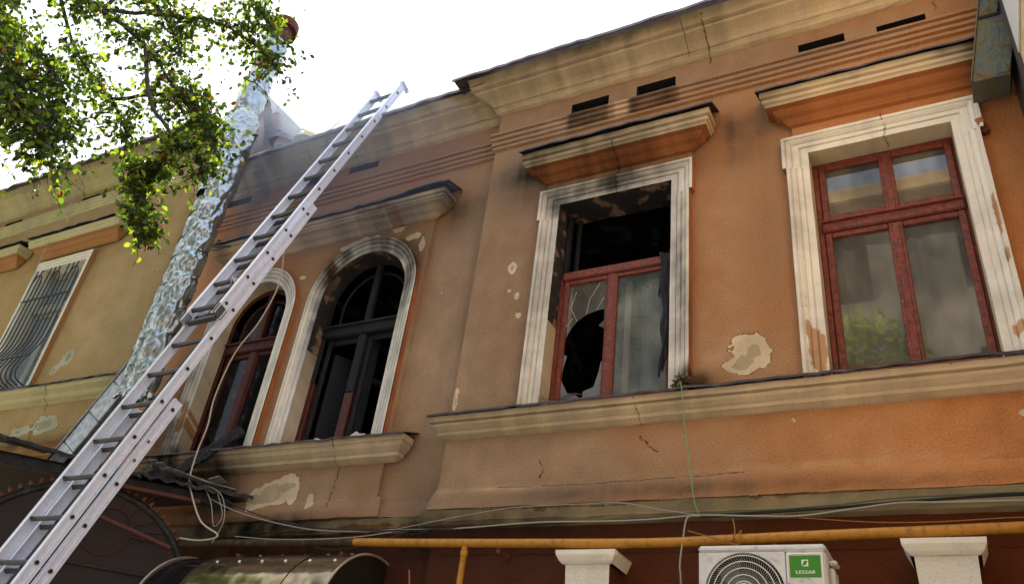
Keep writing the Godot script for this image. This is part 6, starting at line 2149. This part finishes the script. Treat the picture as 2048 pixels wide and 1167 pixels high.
func near_tree() -> void:
	var T := thing("leafy_tree", "leafy green tree reaching over the yellow house, a few leaves turning orange", "tree", Vector3(-7.3, 0, 3.6))
	var o := T.position
	var trunk := smooth_path([Vector3(-7.3, 0, 3.6), Vector3(-7.25, 2.5, 3.6), Vector3(-7.35, 4.6, 3.55), Vector3(-7.5, 6.9, 3.5), Vector3(-7.9, 8.8, 3.3), Vector3(-8.3, 10.4, 3.2)], 5)
	var b := Mb.new()
	b.tube(trunk.map(func(p): return p - o), 0.17, 10, 0.05)
	obj("trunk", b, M.bark, T)
	var limbs := [
		[0.035, Vector3(-7.8, 8.2, 3.4), Vector3(-7.5, 8.3, 3.1), Vector3(-6.9, 7.75, 3.0), Vector3(-6.05, 7.14, 2.9), Vector3(-5.44, 6.64, 2.7), Vector3(-4.96, 6.06, 2.5), Vector3(-4.59, 5.64, 2.3)],
		[0.02, Vector3(-6.05, 7.14, 2.9), Vector3(-5.58, 7.2, 2.6), Vector3(-5.27, 7.3, 2.3), Vector3(-5.02, 7.2, 2.0), Vector3(-4.86, 7.0, 1.9)],
		[0.03, Vector3(-7.5, 6.9, 3.5), Vector3(-6.9, 6.9, 3.3), Vector3(-6.29, 6.5, 3.2), Vector3(-5.6, 5.9, 3.1), Vector3(-5.3, 5.4, 3.1), Vector3(-5.45, 5.15, 3.0)],
		[0.018, Vector3(-5.44, 6.64, 2.7), Vector3(-4.95, 5.81, 2.7), Vector3(-4.61, 5.38, 2.6), Vector3(-4.65, 5.11, 2.6), Vector3(-4.86, 5.16, 2.6), Vector3(-4.72, 4.95, 2.6), Vector3(-4.56, 4.66, 2.6), Vector3(-4.40, 4.46, 2.6)],
		[0.02, Vector3(-6.9, 7.75, 3.0), Vector3(-6.61, 7.07, 2.7), Vector3(-5.97, 6.38, 2.5), Vector3(-5.63, 5.94, 2.4)],
		[0.022, Vector3(-7.4, 5.8, 3.55), Vector3(-6.5, 5.9, 3.4), Vector3(-5.8, 5.6, 3.35), Vector3(-5.3, 5.3, 3.3), Vector3(-4.95, 5.02, 3.2)],
		[0.014, Vector3(-4.96, 6.06, 2.5), Vector3(-5.0, 6.25, 2.3), Vector3(-4.85, 5.95, 2.2)],
		[0.02, Vector3(-6.05, 7.14, 2.9), Vector3(-6.05, 7.8, 2.7), Vector3(-5.47, 8.02, 2.3), Vector3(-5.05, 7.61, 2.1), Vector3(-4.95, 7.4, 2.0)],
		[0.024, Vector3(-7.5, 6.9, 3.5), Vector3(-6.63, 6.76, 3.4), Vector3(-5.5, 5.7, 3.4), Vector3(-5.15, 5.15, 3.4)],
		[0.012, Vector3(-4.61, 5.38, 2.6), Vector3(-4.51, 5.33, 2.4), Vector3(-4.47, 5.1, 2.4)],
		[0.02, Vector3(-6.6, 6.7, 3.35), Vector3(-6.2, 7.0, 3.6), Vector3(-5.8, 6.3, 3.7), Vector3(-5.3, 5.6, 3.7)],
		[0.02, Vector3(-6.9, 7.75, 3.0), Vector3(-6.5, 7.9, 3.3), Vector3(-6.0, 7.3, 3.3), Vector3(-5.7, 6.7, 3.2)],
		[0.018, Vector3(-5.97, 6.38, 2.5), Vector3(-5.6, 6.5, 2.3), Vector3(-5.2, 6.3, 2.2), Vector3(-4.95, 5.95, 2.1)],
		[0.018, Vector3(-7.5, 8.3, 3.1), Vector3(-6.9, 8.4, 2.9), Vector3(-6.4, 8.0, 2.6), Vector3(-5.9, 7.5, 2.4), Vector3(-5.6, 7.0, 2.3)],
	]
	var dense := [0.72, 0.75, 1.2, 0.55, 1.0, 1.25, 0.3, 0.8, 1.3, 0.35, 1.2, 1.1, 0.7, 0.9]
	var leaves := []   # [transform, tint]
	for li in limbs.size():
		var raw: Array = limbs[li]
		var r0: float = raw[0]
		var path: Array = smooth_path(raw.slice(1), 7)
		b = Mb.new()
		b.tube(path.map(func(p): return p - o + Vector3.ONE * 0.012 * wob.get_noise_3dv(p * 5.0)), r0, 7, 0.006)
		obj("limb", b, M.bark, T)
		var tw := Mb.new()
		var m := path.size()
		for i in range(int(m * (0.28 if r0 > 0.015 else 0.05)), m):
			var cnt := int(dense[li] * 7.2 + rng.randf())
			for k in cnt:
				var p: Vector3 = path[i]
				var dir := Vector3(rng.randfn(), rng.randfn() * 0.7 - 0.05, rng.randfn() * 0.9).normalized()
				var ln := rng.randf_range(0.16, 0.42) * (1.0 if li != 3 else 0.45)
				if li == 9: ln *= 0.6
				var pts := []
				for q in 6:
					var t := q / 5.0
					pts.append(p + dir * ln * t + Vector3(0, -0.30 * ln * t * t, 0) + Vector3(wob.get_noise_2d(t * 4.0, i * 3.0 + k), 0, wob.get_noise_2d(t * 4.0, i * 7.0 + k)) * 0.05)
				tw.tube(pts.map(func(z): return z - o), 0.0035, 4, 0.0015)
				for q in range(0 if li == 3 else 1, 6):
					for s in 2:
						if rng.randf() < 0.14: continue
						var bp: Vector3 = pts[q] + Vector3(rng.randfn(), rng.randfn(), rng.randfn()) * 0.012
						var up := (dir * 0.5 + Vector3(rng.randfn(), rng.randfn() - 0.75, rng.randfn()) * 0.75).normalized()
						var nn := Vector3(rng.randfn() * 0.55, 1.0, rng.randfn() * 0.55)
						var ex := up.cross(nn).normalized()
						var ez := ex.cross(up)
						var sc := rng.randf_range(0.36, 0.78)
						leaves.append([Transform3D(Basis(ex, up, ez).scaled(Vector3.ONE * sc), bp - o), rng.randf(), li])
		var to := obj("twigs", tw, M.bark, T)
		to.set_meta("kind", "stuff")
	var tints := [Color(0.032, 0.066, 0.028), Color(0.052, 0.10, 0.036), Color(0.14, 0.23, 0.05), Color(0.33, 0.42, 0.07), Color(0.30, 0.13, 0.02), Color(0.20, 0.08, 0.025)]
	var pick := func(l: Array) -> int:
		var autumn := 0.012
		if l[2] == 1 or l[2] == 6 or l[2] == 3: autumn = 0.06
		if l[1] > 1.0 - autumn: return 4 if l[1] > 1.0 - autumn * 0.6 else 5
		return int(l[1] / (1.0 - autumn) * 3.999)
	var lm := leaf_mesh()
	var cam := Vector3(0, 1.6, 5.2) - o
	leaves.sort_custom(func(p, q): return p[0].origin.distance_squared_to(cam) < q[0].origin.distance_squared_to(cam))
	var kinds := []
	for t in tints: kinds.append(leaf_mesh(t))
	for i in mini(300, leaves.size()):
		inst("leaf", kinds[pick.call(leaves[i])], M.leaf_mm, T, leaves[i][0])
	var mm := MultiMesh.new()
	mm.transform_format = MultiMesh.TRANSFORM_3D
	mm.use_colors = true
	mm.mesh = lm
	mm.instance_count = maxi(0, leaves.size() - 300)
	for i in range(300, leaves.size()):
		mm.set_instance_transform(i - 300, leaves[i][0])
		mm.set_instance_color(i - 300, tints[pick.call(leaves[i])])
	var mi := MultiMeshInstance3D.new()
	mi.name = "leaves"
	mi.multimesh = mm
	mi.material_override = M.leaf_mm
	mi.set_meta("kind", "stuff")
	T.add_child(mi, true)

func smoke() -> void:
	for q in [[Vector3(-5.1, 6.9, 0.45), Vector3(3.4, 1.9, 1.0), 0.22], [Vector3(-6.2, 8.2, -0.2), Vector3(3.4, 2.1, 1.6), 0.34]]:
		var f := FogVolume.new()
		f.name = numbered("smoke", self)
		f.shape = RenderingServer.FOG_VOLUME_SHAPE_ELLIPSOID
		f.size = q[1]
		var m := FogMaterial.new()
		m.density = q[2]
		m.albedo = Color(0.82, 0.86, 0.93)
		f.material = m
		add_child(f, true)
		f.position = q[0]
		f.set_meta("kind", "stuff")
		f.set_meta("label", ["thin pale smoke drifting up from the right arched window", "thin pale smoke over the burnt roof edge"][int(q[0].y > 7.5)])
		f.set_meta("category", "smoke")
